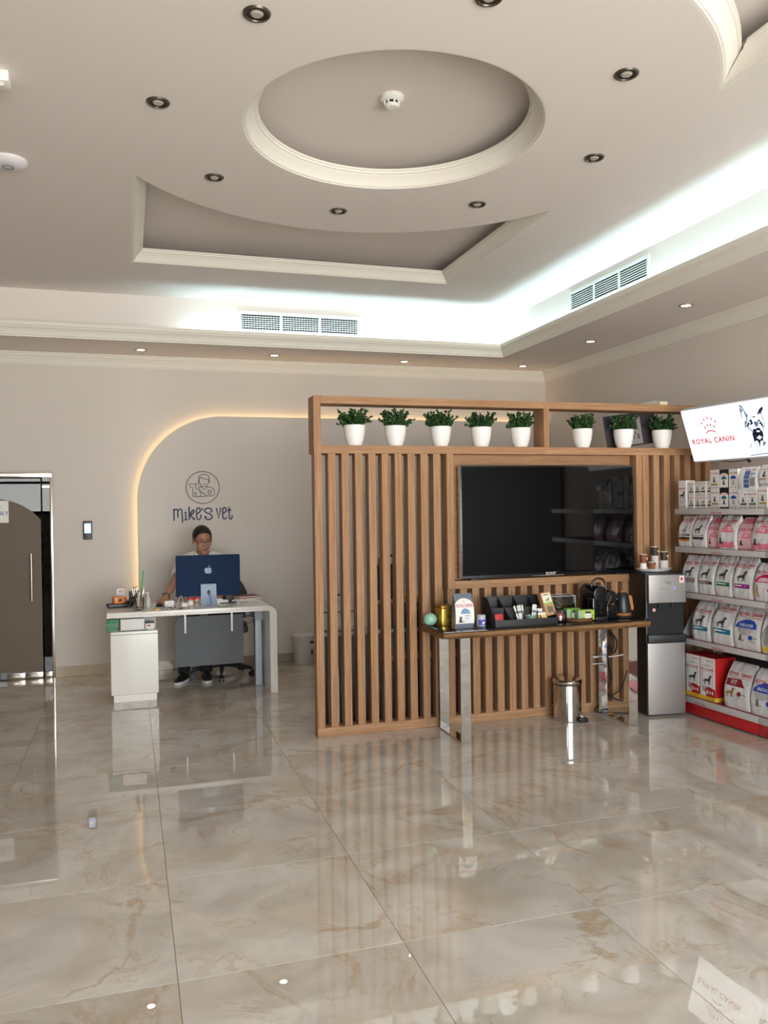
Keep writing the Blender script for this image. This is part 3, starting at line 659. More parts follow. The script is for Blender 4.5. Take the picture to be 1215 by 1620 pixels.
# ------------------------------------------------------------------ live-edge console table and what stands on it
TZ = 0.748                                             # top of its glass
def console():
    t = thing('console_table', 'live-edge wooden console table with a dark glass top and chrome loop legs', 'table', (2.75, 5.26, 0))
    X0, X1, Y0, Y1 = -0.785, 0.795, -0.205, 0.205
    m = MB(); r = random.Random(3); rs = []; n = 110
    for i in range(n+1):
        x = X0+(X1-X0)*i/n; w = noise.noise(Vector((x*5, 1.3, 0)))*0.012+noise.noise(Vector((x*22, 7.7, 0)))*0.006
        lo = TZ-0.056+noise.noise(Vector((x*6, 4.1, 0)))*0.012+noise.noise(Vector((x*30, 2.1, 0)))*0.006
        f = Y0-0.004+w; fy = [(f+0.010, TZ-0.0085), (f+0.002, TZ-0.014), (f-0.002+noise.noise(Vector((x*40, 9, 0)))*0.007, TZ-0.026), (f+0.004+noise.noise(Vector((x*34, 3, 0)))*0.009, TZ-0.038), (f+0.014, lo+0.004), (f+0.03, lo)]
        rs.append([(x, a, b) for a, b in fy]+[(x, Y1, lo), (x, Y1, TZ-0.0085)])
    m.rings(rs); m.obj('wooden_top', wood('live_edge', (150, 112, 76), 'x', 0.35, 40), t, ang=50)
    MB().box(X0-0.008, X1+0.002, Y0-0.010, Y1, TZ-0.008, TZ, 0.0015).obj('glass_top', mat('smoked_glass', (26, 26, 24), 0.03, spec=0.6), t)
    for xc in (-0.63, 0.650):
        m = MB(); w, th, a, b, z1 = 0.036, 0.010, Y0+0.006, Y1-0.004, TZ-0.05
        prof = [(a, 0.001), (b, 0.001), (b, z1), (a, z1)]; inn = [(a+th, 0.001+th), (b-th, 0.001+th), (b-th, z1-th), (a+th, z1-th)]
        R_ = [[(xc+s*w, y, z) for y, z in prof]+[(xc+s*w, y, z) for y, z in inn] for s in (-1, 1)]
        V = [[m.bm.verts.new(p) for p in q] for q in R_]
        for i in range(4):
            j = (i+1) % 4
            m.bm.faces.new((V[0][i], V[0][j], V[1][j], V[1][i])); m.bm.faces.new((V[0][4+i], V[1][4+i], V[1][4+j], V[0][4+j]))
            for s in (0, 1): m.bm.faces.new((V[s][i], V[s][4+i], V[s][4+j], V[s][j]))
        m._bev(list(m.bm.verts), 0.0012, 1)
        m.obj('leg', mat('wavy_chrome', (228, 226, 222), 0.035, metal=1.0, bump=(7, 0.10)), t)
console()
def cables():
    bl = mat('cable_black', (24, 22, 22), 0.5)
    t = thing('power_cable', 'black power cable hanging in loops behind the right chrome leg of the console', 'cable', (3.46, 5.44, 0))
    p = spline([(-0.02, 0.03, 0.69), (0.01, 0.03, 0.60), (0.05, 0.035, 0.54), (0.035, 0.03, 0.46), (-0.01, 0.03, 0.50), (0.0, 0.03, 0.36), (0.02, 0.03, 0.25), (-0.02, 0.03, 0.15), (0.06, 0.03, 0.09), (0.12, 0.02, 0.07)], 8)
    MB().tube(p, 0.006, 6).obj('cord', bl, t)
    p = spline([(0.03, 0.035, 0.60), (0.08, 0.035, 0.52), (0.05, 0.035, 0.44), (0.01, 0.035, 0.50)], 8); MB().tube(p, 0.007, 6).obj('coil', bl, t)
    p = spline([(0.16, 0.03, 0.30), (0.10, 0.03, 0.16), (-0.05, 0.03, 0.08), (-0.14, 0.0, 0.02), (0.0, -0.05, 0.007), (0.12, -0.10, 0.007)], 8); MB().tube(p, 0.005, 6).obj('cord', bl, t)
    t = thing('white_cable', 'short white cable behind the right chrome leg', 'cable', (3.46, 5.465, 0.415))
    MB().tube(spline([(-0.12, 0.02, 0.0), (0.0, 0.02, -0.004), (0.14, 0.02, 0.004)], 6), 0.005, 6).obj('cord', WHITE_M, t)
    t = thing('clear_band', 'clear acrylic shelf rods around the rear right chrome leg', 'rods', (3.35, 5.44, 0))
    for z in (0.43, 0.375): MB().box(-0.055, 0.06, -0.012, -0.002, z, z+0.006, 0.001).obj('rod', mat('acrylic_edge', (210, 214, 214), 0.15), t)
cables()

def rbag(t, w, h, d, m, top=0.55, crimp=0.05, seed=1, amp=0.003, name='pouch'):
    """filled pouch: flat bottom, gusset sides, pinched top; returns front-surface function (s, t) in metres"""
    def W(q): return w*(1-0.05*q)*(1+0.03*math.sin(q*math.pi))
    def yf(q): return d*0.50*q**2.4 - 0.012*math.sin(math.pi*min(q*1.1, 1))
    def yb(q): return d-(d*0.50-0.004)*q**1.6+0.004*math.sin(math.pi*q)
    def cr(x, z): return amp*noise.noise(Vector((x*26+seed*3.1, z*13, seed)))*(0.5+z/h)+amp*0.7*noise.noise(Vector((x*60+seed, z*30+x*40, seed*2)))
    def F(x, z):
        q = min(max(z/h, 0), 1); return Vector((x*(W(q)/w), yf(q)+cr(x, z)-0.0022, z))
    mb = MB(); rs = []; N, K = 12, 16
    for k in range(K+1):
        q = k/K; z = h*q; ww = W(q); a, b = yf(q), yb(q); ring = []
        for i in range(N+1):
            x = -w/2+w*i/N; e = 0.006*(1 if i in (0, N) else 0)*(1-q); ring.append((x*(ww/w), a+cr(x, z)+e, z))
        g = min(0.25*w, (b-a)*0.45)*q**0.8*0.8                              # gusset folds in towards the top
        ring.append((ww/2-g, (a+b)/2, z))
        for i in range(N+1):
            x = w/2-w*i/N; ring.append((x*(ww/w), b+cr(x+5, z), z))
        ring.append((-ww/2+g, (a+b)/2, z)); rs.append(ring)
    mb.rings(rs); mb.obj(name, m, t, ang=60)
    return F

FOIL = mat('foil_white', (220, 219, 220), 0.22, spec=0.65, bump=(34, 0.35))
def feed_print(t, F, w, h, title=0.76, size=None, under=True):
    """crown and brand words across a pouch"""
    s = size or w*0.122
    decal('lettering', [move2d(text2d('ROYAL CANIN', s, True), 0, title*h)], F, PRINT_RED, t, maxlen=0.03)
    decal('emblem', crown2d(w*0.02, title*h+s*1.0, s*0.95), F, PRINT_RED, t, maxlen=0.03)
    if under: decal('rule', [line2d([(-w*0.44, title*h-s*0.35+w*0.02), (-w*0.1, title*h-s*0.45), (w*0.42, title*h-s*0.4)], 0.003)], F, PRINT_RED, t, maxlen=0.03)

def console_things():
    z = TZ+0.0005
    # wrapped mint ball
    t = thing('wrapped_ball', 'mint green wrapped ball at the left end of the console table', 'ball', (1.985, 5.36, z))
    m = MB(); m.ell((0, 0, 0.043), (0.046, 0.044, 0.043), 22); 
    for v in m.bm.verts: v.co += Vector(v.co).normalized()*noise.noise(v.co*38)*0.006
    for v in m.bm.verts: v.co.z = max(v.co.z, 0.0)
    m.obj('ball', mat('mint', (150, 200, 178), 0.35), t, ang=50)
    m = MB(); m.ell((0.030, 0.0, 0.045), (0.018, 0.028, 0.024), 12); m.obj('wrapper_end', mat('clear_wrap', (206, 214, 206), 0.2), t)
    # gold tin
    t = thing('gold_tin', 'square gold tin with a dark label on the console table', 'tin', (2.094, 5.34, z), 0.10)
    g = mat('gold', (206, 172, 78), 0.28, metal=0.85)
    MB().box(-0.055, 0.055, -0.048, 0.048, 0, 0.125, 0.006).obj('body', g, t); MB().box(-0.058, 0.058, -0.051, 0.051, 0.118, 0.142, 0.005).obj('lid', mat('gold_dark', (152, 116, 52), 0.35, metal=0.8), t)
    decal('label', [rect2d(-0.012, 0.050, 0.055, 0.078), rect2d(0.0, 0.045, 0.03, 0.034), rect2d(0.0, 0.045, 0.016, 0.019), rect2d(0.0, 0.045, 0.1, 0.104)], lambda a, b: (a, -0.0486, b), mat('tin_ink', (60, 42, 20), 0.6), t)
    # cat food bag
    t = thing('cat_food_bag', 'grey and white cat food pouch standing on the console table', 'bag', (2.158, 5.16, z), -0.03)
    F = rbag(t, 0.135, 0.232, 0.075, mat('bag_slate', (104, 110, 122), 0.35), seed=5, amp=0.0016)
    ar = [(-0.066, 0.032), (0.066, 0.032), (0.066, 0.165)]+[(x, 0.165+0.036*math.cos(x/0.066*1.35)) for x in (0.05, 0.03, 0.01, -0.01, -0.03, -0.05)]+[(-0.066, 0.165)]
    decal('print_panel', [poly2d(ar)], F, mat('print_white', (236, 234, 232), 0.5), t, maxlen=0.03)
    G = lambda a, b: F(a, b)+Vector((0, -0.0012, 0))
    decal('lettering', [move2d(text2d('ROYAL CANIN', 0.0165, True), 0, 0.150)], G, PRINT_RED, t, maxlen=0.03); decal('emblem', crown2d(0, 0.172, 0.019), G, PRINT_RED, t, maxlen=0.03)
    decal('rule', [rect2d(-0.06, 0.062, 0.143, 0.1455)], G, PRINT_RED, t, maxlen=0.03)
    decal('dome', [circ2d(0.004, 0.098, 0.034, 0.036, 20, 0, 180)], G, mat('print_sky', (112, 150, 178), 0.5), t, maxlen=0.03)
    decal('cat_print', put(CAT, -0.03, 0.04, 0.045), G, mat('print_brown', (66, 46, 42), 0.6), t, maxlen=0.03); decal('small_print', [rect2d(-0.003, 0.036, 0.082, 0.088), rect2d(0.0, 0.03, 0.066, 0.07)], G, mat('print_bluegrey', (140, 160, 182), 0.6), t, maxlen=0.03)
    # jars
    blue = mat('jar_blue', (58, 64, 150), 0.4); clear = mat('jar_pale', (206, 208, 212), 0.3)
    for x, y, lab in ((2.262, 5.31, 'blue-labelled pill jar behind the cat food pouch'), (2.305, 5.22, 'pale pill jar with a blue and white label in front of the black organiser')):
        t = thing('pill_jar', lab, 'jar', (x, y, z), 0, 'pill jars on the console')
        MB().lathe([(0, 0), (0.030, 0), (0.032, 0.003), (0.032, 0.052), (0.028, 0.056), (0, 0.056)], seg=28).obj('body', blue if y > 5.3 else clear, t)
        MB().lathe([(0, 0.056), (0.031, 0.056), (0.031, 0.074), (0.029, 0.077), (0, 0.077)], seg=28).obj('lid', blue if y > 5.3 else mat('jar_lid', (196, 198, 204), 0.35), t)
        m = MB(); m.rings([[(0.0326*math.sin(a), -0.0326*math.cos(a), q) for a in [-0.9+0.15*i for i in range(13)]] for q in (0.008, 0.046)], (False, False), closed=False); m.obj('label', mat('jar_label', (70, 76, 176), 0.5), t)
        m = MB(); m.rings([[(0.033*math.sin(a), -0.033*math.cos(a), q+0.01*(a+0.1)) for a in [-0.1+0.12*i for i in range(6)]] for q in (0.012, 0.03)], (False, False), closed=False); m.obj('print', mat('print_white', (236, 234, 232), 0.5), t)
    organiser(z); drinks(z)
def organiser(z):
    t = thing('black_organiser', 'black two-tier compartment organiser on the console table', 'organiser', (2.60, 5.225, z), -0.01)
    bk = mat('organiser_black', (26, 26, 28), 0.55); w, d = 0.235, 0.115
    MB().box(-w, w, -d, -d+0.006, 0, 0.045, 0.001).obj('front_panel', bk, t); MB().box(-w, w, d-0.006, d, 0, 0.185, 0.001).obj('back_panel', bk, t)
    MB().box(-w, w, -d+0.006, d-0.006, 0.0, 0.008).obj('bottom', bk, t); MB().box(-w, w, -0.003, 0.003, 0.008, 0.115).obj('middle_panel', bk, t)
    for s in (-1, 1):
        MB().prism([(-d+0.006, 0.008), (d-0.006, 0.008), (d-0.006, 0.185), (0.03, 0.185), (-d+0.006, 0.045)], lambda y, q: (s*w-s*0.006, y, q), lambda y, q: (s*w, y, q)).obj('side_panel', bk, t)
    for k in range(1, 4):
        x = -w+2*w*k/4
        MB().prism([(-d+0.006, 0.008), (-0.003, 0.008), (-0.003, 0.115), (-d+0.006, 0.040)], lambda y, q: (x-0.002, y, q), lambda y, q: (x+0.002, y, q)).obj('divider', bk, t)
        MB().prism([(0.003, 0.008), (d-0.006, 0.008), (d-0.006, 0.180), (0.003, 0.112)], lambda y, q: (x-0.002, y, q), lambda y, q: (x+0.002, y, q)).obj('divider', bk, t)
    o = t.location
    q = thing('red_packet', 'red sugar packet leaning in the front left compartment of the organiser', 'packet', (o.x-0.19, o.y-0.082, z+0.009)); q.rotation_euler = (math.radians(-14), 0, 0)
    MB().box(-0.030, 0.030, -0.003, 0.003, 0, 0.075, 0.002).obj('sachet', mat('packet_red', (190, 44, 46), 0.45), q); MB().box(-0.026, 0.026, -0.0042, -0.003, 0.012, 0.026).obj('print', mat('packet_tan', (200, 150, 110), 0.5), q)
    wht = mat('sachet_white', (232, 230, 226), 0.5)
    for k, (dx, tilt) in enumerate(((-0.018, -0.28), (-0.008, -0.18), (0.002, -0.1), (0.012, -0.05), (0.076, 0.16), (0.086, 0.22), (0.094, 0.10))):
        q = thing('sugar_stick', 'white sugar stick, %s in the organiser' % ('leftmost of four in the left bundle', 'second of four in the left bundle', 'third of four in the left bundle', 'last of four in the left bundle', 'leftmost of three in the right bundle', 'middle of three in the right bundle', 'last of three in the right bundle')[k], 'sachet', (o.x+dx-0.008, o.y-0.05-0.006*(k % 2), z+0.0095), 0, 'sugar sticks in the organiser'); q.rotation_euler = (math.radians(-6), tilt, 0)
        MB().box(-0.006, 0.006, -0.002, 0.002, 0, 0.125, 0.001).obj('stick', wht, q); MB().box(-0.006, 0.006, -0.0028, -0.002, 0.07, 0.085).obj('print', mat('stick_ink', (96, 110, 104), 0.6), q)
    q = thing('glass_dish', 'small green glass dish in the organiser', 'dish', (o.x+0.055, o.y-0.06, z+0.009))
    MB().lathe([(0, 0), (0.030, 0), (0.042, 0.034), (0.044, 0.052), (0.041, 0.052), (0.038, 0.034), (0.026, 0.004), (0, 0.004)], seg=24).obj('bowl', mat('dish_green', (112, 146, 134), 0.12), q)
    q = thing('tea_sachet', 'yellow tea sachet in the front right compartment of the organiser', 'sachet', (o.x+0.138, o.y-0.088, z+0.009)); q.rotation_euler = (math.radians(-16), 0, 0)
    MB().box(-0.034, 0.034, -0.003, 0.003, 0, 0.07, 0.001).obj('packet', mat('tea_yellow', (222, 188, 120), 0.5), q); MB().box(-0.034, 0.034, -0.0036, 0.0036, 0.056, 0.071).obj('top_edge', wht, q)
    q = thing('white_packet', 'white paper packet behind the yellow tea sachet', 'packet', (o.x+0.13, o.y-0.03, z+0.009)); MB().box(-0.038, 0.038, -0.005, 0.005, 0, 0.092, 0.001).obj('packet', wht, q); MB().box(-0.03, 0.03, -0.0058, -0.005, 0.06, 0.07).obj('print', mat('stick_ink', (96, 110, 104), 0.6), q)
    q = thing('cracker_box', 'open cardboard cracker box with a deer print leaning on the organiser', 'box', (o.x+0.205, o.y-0.058, z+0.05)); q.rotation_euler = (math.radians(-20), math.radians(-7), math.radians(4))
    kr = mat('kraft', (186, 142, 98), 0.65)
    MB().box(-0.040, 0.040, -0.028, 0.022, 0, 0.165, 0.002).obj('carton', kr, q); MB().box(-0.033, 0.033, -0.0292, -0.028, 0.075, 0.155).obj('label', mat('box_label', (236, 226, 204), 0.6), q)
    MB().box(-0.033, 0.033, -0.0300, -0.0285, 0.075, 0.090).obj('stripe', mat('box_green', (150, 184, 96), 0.6), q)
    MB().box(-0.020, 0.024, -0.0295, -0.028, 0.018, 0.060).obj('window', mat('box_window', (110, 104, 98), 0.3), q)
    decal('deer_print', put(DOG, 0.0, 0.094, 0.032), lambda a, b: (a, -0.0304, b), mat('deer_green', (80, 130, 60), 0.6), q)
    decal('lettering', [rect2d(-0.022, 0.022, 0.142, 0.148)], lambda a, b: (a, -0.0304, b), mat('print_brown', (66, 46, 42), 0.6), q)
def drinks(z):
    # jar of candy
    t = thing('candy_jar', 'clear glass jar of pink candy beside the organiser', 'jar', (2.880, 5.17, z))
    MB().lathe([(0, 0), (0.044, 0), (0.052, 0.012), (0.052, 0.055), (0.040, 0.080), (0.030, 0.092), (0.034, 0.100), (0.032, 0.100), (0.028, 0.092), (0.038, 0.078), (0.049, 0.054), (0.049, 0.013), (0.042, 0.004), (0, 0.004)], seg=32).obj('glass', glass('clear_glass', (240, 244, 242), 0.06), t)
    MB().lathe([(0, 0.106), (0.036, 0.106), (0.036, 0.101), (0, 0.101)], seg=24).obj('stopper', glass('clear_glass'), t)
    r = random.Random(4); cols = [mat('candy_pink', (214, 60, 100), 0.3), mat('candy_red', (180, 40, 60), 0.3), mat('candy_gold', (196, 140, 80), 0.3)]
    for k in range(22):
        a, q = r.uniform(0, 6.28), r.uniform(0.006, 0.034)
        c = thing('wrapped_candy', 'small wrapped candy in the glass jar', 'candy', (2.880+q*math.cos(a), 5.17+q*math.sin(a), z+0.013+0.046*r.random()), r.uniform(0, 3), 'candies in the glass jar')
        MB().ell((0, 0, 0), (0.011, 0.008, 0.008), 8).obj('sweet', cols[k % 3], c); m = MB(); m.cyl((0.009, 0, 0), (0.016, 0, 0), 0.003, 0.006, 6); m.cyl((-0.009, 0, 0), (-0.016, 0, 0), 0.003, 0.006, 6); m.obj('twist', cols[(k+1) % 3], c)
    # acrylic box
    t = thing('acrylic_box', 'clear acrylic box with coffee capsules behind the tea tray', 'box', (2.985, 5.36, z))
    ac = glass('acrylic', (236, 240, 240), 0.07); eg = mat('acrylic_edge', (210, 214, 214), 0.15)
    w, d, h = 0.10, 0.06, 0.165
    MB().box(-w, w, -d, -d+0.003, 0, h).obj('wall', ac, t); MB().box(-w, w, d-0.003, d, 0, h).obj('wall', ac, t); MB().box(-w, -w+0.003, -d+0.003, d-0.003, 0, h).obj('wall', ac, t); MB().box(w-0.003, w, -d+0.003, d-0.003, 0, h).obj('wall', ac, t)
    MB().box(-w, w, -d, d, 0, 0.003).obj('bottom', ac, t)
    m = MB()
    for a, b in (((-w, -d), (w, -d)), ((w, -d), (w, d)), ((w, d), (-w, d)), ((-w, d), (-w, -d))): m.cyl((*a, h), (*b, h), 0.0022, seg=6)
    for x in (-w, w): m.cyl((x, -d, 0), (x, -d, h), 0.0018, seg=6)
    m.obj('polished_edge', eg, t)
    l = MB().box(-0.002, 0.12, -0.055, 0.055, 0, 0.003).obj('lid', ac, t); l.location = (-0.12, 0, 0.165); l.rotation_euler = (0, math.radians(28), 0)
    m = MB(); m.cyl((0, -0.055, 0), (0, 0.055, 0), 0.002, seg=6); m.cyl((0, -0.055, 0), (0.12, -0.055, 0), 0.002, seg=6); m.obj('lid_edge', eg, l)
    for k in range(16):
        c = thing('coffee_capsule', 'coffee capsule in the clear acrylic box', 'capsule', (2.985-0.072+0.036*(k % 5)+0.004*(k//5), 5.36-0.028+0.026*((k//5) % 3), z+0.020+0.032*(k//10)), 0, 'capsules in the acrylic box')
        MB().lathe([(0, -0.015), (0.010, -0.014), (0.013, 0.012), (0.0165, 0.013), (0.0165, 0.015), (0, 0.016)], seg=14).obj('cup', [mat('capsule_dark', (70, 66, 66), 0.3, metal=0.6), mat('capsule_silver', (180, 178, 176), 0.3, metal=0.7)][k % 2], c)
    # round tray with tea boxes
    t = thing('round_wood_tray', 'round dark wooden tray on the console table', 'tray', (3.045, 5.195, z))
    MB().lathe([(0, 0), (0.098, 0), (0.104, 0.006), (0.104, 0.024), (0.100, 0.026), (0.095, 0.024), (0.093, 0.010), (0, 0.010)], seg=40).obj('tray', wood('tray_wood', (120, 84, 56), 'x', 0.5, 40), t)
    gr, gr2, te = mat('tea_green', (168, 196, 70), 0.45), mat('tea_green_dark', (104, 150, 44), 0.45), mat('tea_teal', (150, 176, 150), 0.45)
    for (dx, dy, rz, w, h, c1, lab) in ((0.025, -0.045, -0.06, 0.062, 0.070, gr, 'green tea box with a round white label at the front of the tray'), (-0.035, 0.030, 0.02, 0.055, 0.076, gr2, 'open green tea box at the back of the tray')):
        q = thing('tea_box', lab, 'box', (3.045+dx, 5.195+dy, z+0.0105), rz, 'tea boxes on the tray')
        MB().box(-w, w, -0.026, 0.026, 0, h, 0.001).obj('carton', c1, q); MB().box(-w-0.0004, -w+0.026, -0.0265, 0.0265, 0.0, h-0.004).obj('side_stripe', te, q)
        decal('label', [circ2d(0.012, 0.030, 0.026, 0.024, 20)], lambda a, b: (a, -0.0268, b), mat('print_white', (236, 234, 232), 0.5), q); decal('brand_band', [rect2d(-0.010, 0.034, 0.046, 0.062)], lambda a, b: (a, -0.0270, b), mat('brand_navy', (50, 56, 92), 0.5), q)
        decal('lettering', [move2d(text2d('Green Tea', 0.0105), 0.012, 0.028)], lambda a, b: (a, -0.0274, b), mat('tea_ink', (60, 80, 50), 0.6), q); decal('leaf_print', [circ2d(-0.022, 0.014, 0.008, 0.004), circ2d(0.044, 0.012, 0.009, 0.005), circ2d(0.048, 0.030, 0.006, 0.009)], lambda a, b: (a, -0.0270, b), gr2 if c1 is gr else gr, q)
    # coffee machine
    t = thing('coffee_machine', 'black capsule coffee machine with a loop handle on the console table', 'coffee machine', (3.238, 5.26, z), 0.0)
    MB().box(-0.095, 0.02, -0.10, 0.10, 0.0, 0.16, 0.015).obj('body', BLACK_G, t)
    m = MB(); m.cyl((-0.035, -0.11, 0.185), (-0.035, 0.10, 0.185), 0.055, seg=28); m._bev(list(m.bm.verts), 0.008, 2); m.obj('head', mat('coffee_black', (16, 16, 17), 0.25), t)
    m = MB(); m.cyl((0.062, -0.09, 0.155), (0.062, 0.05, 0.155), 0.048, 0.048, seg=26); m._bev(list(m.bm.verts), 0.006, 2); m.obj('water_tank', mat('coffee_black', (16, 16, 17), 0.25), t)
    MB().box(0.02, 0.105, -0.10, 0.06, 0.0, 0.10, 0.012).obj('drip_base', BLACK_G, t); MB().box(-0.09, 0.0, -0.13, -0.1, 0.0, 0.025, 0.004).obj('drip_tray', BLACK, t)
    MB().tube([(-0.005+0.058*math.cos(a), -0.03, 0.232+0.058*math.sin(a)) for a in [math.pi*(-0.12+1.24*i/18) for i in range(19)]], 0.0075, 8).obj('loop_handle', BLACK, t)
    MB().box(-0.05, 0.03, -0.06, 0.02, 0.225, 0.240, 0.005).obj('lever_plate', mat('coffee_silver', (150, 148, 146), 0.3, metal=0.6), t)
    MB().tube(spline([(0.012, -0.115, 0.10), (0.03, -0.12, 0.14), (0.045, -0.12, 0.17)], 6), 0.0025, 6).obj('spout', STEEL, t)
    # kettle
    t = thing('electric_kettle', 'black electric kettle with a wooden handle beside the coffee machine', 'kettle', (3.432, 5.235, z))
    MB().lathe([(0, 0), (0.078, 0), (0.081, 0.006), (0.074, 0.016), (0, 0.016)], seg=32).obj('power_base', BLACK, t)
    MB().lathe([(0, 0.0165), (0.060, 0.0165), (0.062, 0.034), (0, 0.034)], seg=32).obj('wooden_ring', wood('kettle_wood', (176, 122, 76), 'x', 0.6, 40), t)
    MB().lathe([(0, 0.034), (0.060, 0.034), (0.062, 0.04), (0.058, 0.085), (0.048, 0.140), (0.040, 0.168), (0.030, 0.178), (0, 0.180)], seg=32).obj('body', mat('kettle_black', (30, 31, 34), 0.35), t)
    MB().lathe([(0, 0.178), (0.012, 0.178), (0.014, 0.188), (0.008, 0.194), (0, 0.194)], seg=16).obj('lid_knob', wood('kettle_wood', (176, 122, 76), 'x'), t)
    m = MB(); p = [(0.044, 0.150), (0.060, 0.158), (0.076, 0.148), (0.090, 0.06), (0.082, 0.044), (0.066, 0.052)]; m.prism(p, lambda x, q: (x, -0.011, q), lambda x, q: (x, 0.011, q)); m._bev(list(m.bm.verts), 0.003, 2); m.obj('handle', wood('kettle_wood2', (190, 136, 88), 'z', 0.6, 40), t)
    m = MB(); m.cyl((-0.040, 0, 0.13), (-0.072, 0, 0.158), 0.016, 0.008, 12); m.obj('spout', mat('kettle_black', (30, 31, 34), 0.35), t)
console_things()

def dispenser():
    t = thing('water_dispenser', 'tall black and stainless steel water dispenser beside the product shelf', 'water dispenser', (3.778, 5.195, 0), math.radians(-8))
    w = 0.150; y0, y1 = 0.0, 0.285; bk = mat('dispenser_black', (20, 20, 22), 0.45)
    st = mat('dispenser_steel', (158, 153, 151), 0.34, metal=1.0, bump=(160, 0.01))
    MB().box(-w, w, y0+0.022, y1, 0.012, 1.06, 0.008).obj('cabinet', bk, t)
    MB().box(-w+0.02, w-0.02, y0+0.04, y1-0.02, 0.0005, 0.012).obj('plinth', BLACK, t)
    MB().box(-w, w, y0, y0+0.022, 0.014, 0.545, 0.009, seg=3).obj('lower_door', st, t)
    MB().box(-w+0.004, w+0.002, y0-0.012, y0+0.022, 0.548, 0.605, 0.006).obj('drip_ledge', BLACK, t)
    MB().box(-w+0.008, w+0.004, y0-0.010, y0+0.022, 0.838, 1.048, 0.007, seg=3).obj('control_panel', st, t)
    MB().box(-w+0.012, w-0.012, y0+0.020, y0+0.0225, 0.607, 0.836).obj('tap_recess', BLACK_M, t)
    m = MB()
    for x in (-0.05, 0.05): m.cyl((x, y0+0.012, 0.838), (x, y0+0.012, 0.80), 0.009, 0.006, 12)
    m.obj('taps', BLACK, t)
    ink = mat('dispenser_ink', (40, 38, 38), 0.5); P = lambda a, b: (a, y0-0.0108, b)
    decal('logo', [move2d(text2d('TCL', 0.026), 0.012, 0.978)], P, ink, t)
    decal('buttons', [line2d([(x-0.006, 0.938), (x+0.006, 0.938), (x+0.006, 0.950), (x-0.006, 0.950), (x-0.006, 0.938)], 0.0014) for x in (-0.045, -0.02, 0.01)], P, ink, t)
    MB().lathe([(0, 0), (0.006, 0), (0.006, -0.002), (0, -0.003)], c=(0.062, y0-0.0105, 0.944), seg=14, axis='y').obj('indicator_lamp', mat('lamp_violet', (110, 100, 255), emit=2.5), t)
    MB().box(0.100, 0.136, y0-0.0115, y0-0.0102, 0.985, 1.036).obj('sticker', mat('sticker_white', (236, 230, 226), 0.5), t)
    decal('sticker_print', [circ2d(0.118, 1.014, 0.010, 0.014, 14), rect2d(0.108, 0.128, 0.990, 0.993)], lambda a, b: (a, y0-0.0118, b), mat('sticker_red', (196, 50, 46), 0.5), t)
    MB().lathe([(0, 0), (0.013, 0), (0.012, -0.0015), (0, -0.002)], c=(-0.086, y0+0.0195, 0.786), seg=18, axis='y').obj('round_sticker', mat('sticker_pink', (226, 170, 168), 0.5), t)
    # tray with cups on top
    tx, ty, z = 3.80, 5.37, 1.0605
    q = thing('cup_tray', 'white oval tray on top of the water dispenser', 'tray', (tx, ty, z), -0.1)
    MB().lathe([(0, 0), (0.110, 0), (0.140, 0.018), (0.144, 0.022), (0.136, 0.020), (0.108, 0.005), (0, 0.005)], seg=40, sy=0.62).obj('tray', mat('tray_white', (222, 218, 216), 0.35), q)
    n = thing('paper_napkin', 'folded white napkin on the cup tray in front of the cups', 'napkin', (tx+0.01, ty-0.055, z+0.0055), 0.3)
    MB().prism([(-0.05, 0), (0.055, 0), (-0.035, 0.020)], lambda x, q_: (x, -0.012, q_), lambda x, q_: (x, 0.012, q_)).obj('napkin', mat('napkin_white', (240, 238, 240), 0.7), n)
    paper, brown, black = mat('cup_white', (232, 228, 224), 0.6), mat('cup_brown', (128, 76, 54), 0.55), mat('cup_black', (52, 46, 44), 0.55)
    def cup(parent, z0, m, h=0.062, r0=0.022, r1=0.029):
        c = MB().lathe([(0, z0), (r0, z0), (r1, z0+h), (r1+0.0015, z0+h+0.0015), (r1-0.001, z0+h+0.001), (r0-0.002, z0+0.004), (0, z0+0.004)], seg=22).mesh('cup', m); return c
    def single(x, y, z0, m, lab, inv=False, logo=True, grp=None):
        q = thing('paper_cup', lab, 'cup', (x, y, z0), 0, grp)
        if inv: MB().lathe([(0, 0.0), (0.029, 0.0), (0.0305, 0.002), (0.029, 0.004), (0.023, 0.058), (0, 0.058)], seg=22).obj('cup', m, q)
        else:
            link('cup', cup(q, 0, m, 0.064), q); MB().tube([(0.029*math.cos(a*math.pi/10), 0.029*math.sin(a*math.pi/10), 0.0645) for a in range(20)], 0.0018, 6, closed=True).obj('rim', paper, q)
        if logo: MB().box(0.004, 0.020, -0.030, -0.0245, 0.024, 0.042, 0.001).obj('print', mat('cup_gold', (206, 160, 110), 0.5), q)
    single(tx-0.093, ty, z+0.0055, paper, 'white paper cup upside down under the leftmost brown cup', True, False); single(tx-0.093, ty, z+0.064, brown, 'brown paper cup on top at the left end of the tray')
    single(tx-0.038, ty-0.032, z+0.0055, brown, 'brown paper cup standing alone at the front of the tray')
    for k in range(9):
        q = thing('paper_cup', 'white paper cup, %s from the bottom of the tall back stack on the tray' % ORD[k], 'cup', (tx+0.030, ty+0.030, z+0.0055+0.0122*k), 0, 'nested cups in the tall back stack')
        MB().lathe([(0, 0), (0.024, 0), (0.0295, 0.009), (0.0308, 0.010), (0.0308, 0.0118), (0.0, 0.0118)], seg=20).obj('cup', paper, q)
    single(tx+0.030, ty+0.030, z+0.116, black, 'dark paper cup on top of the tall back stack')
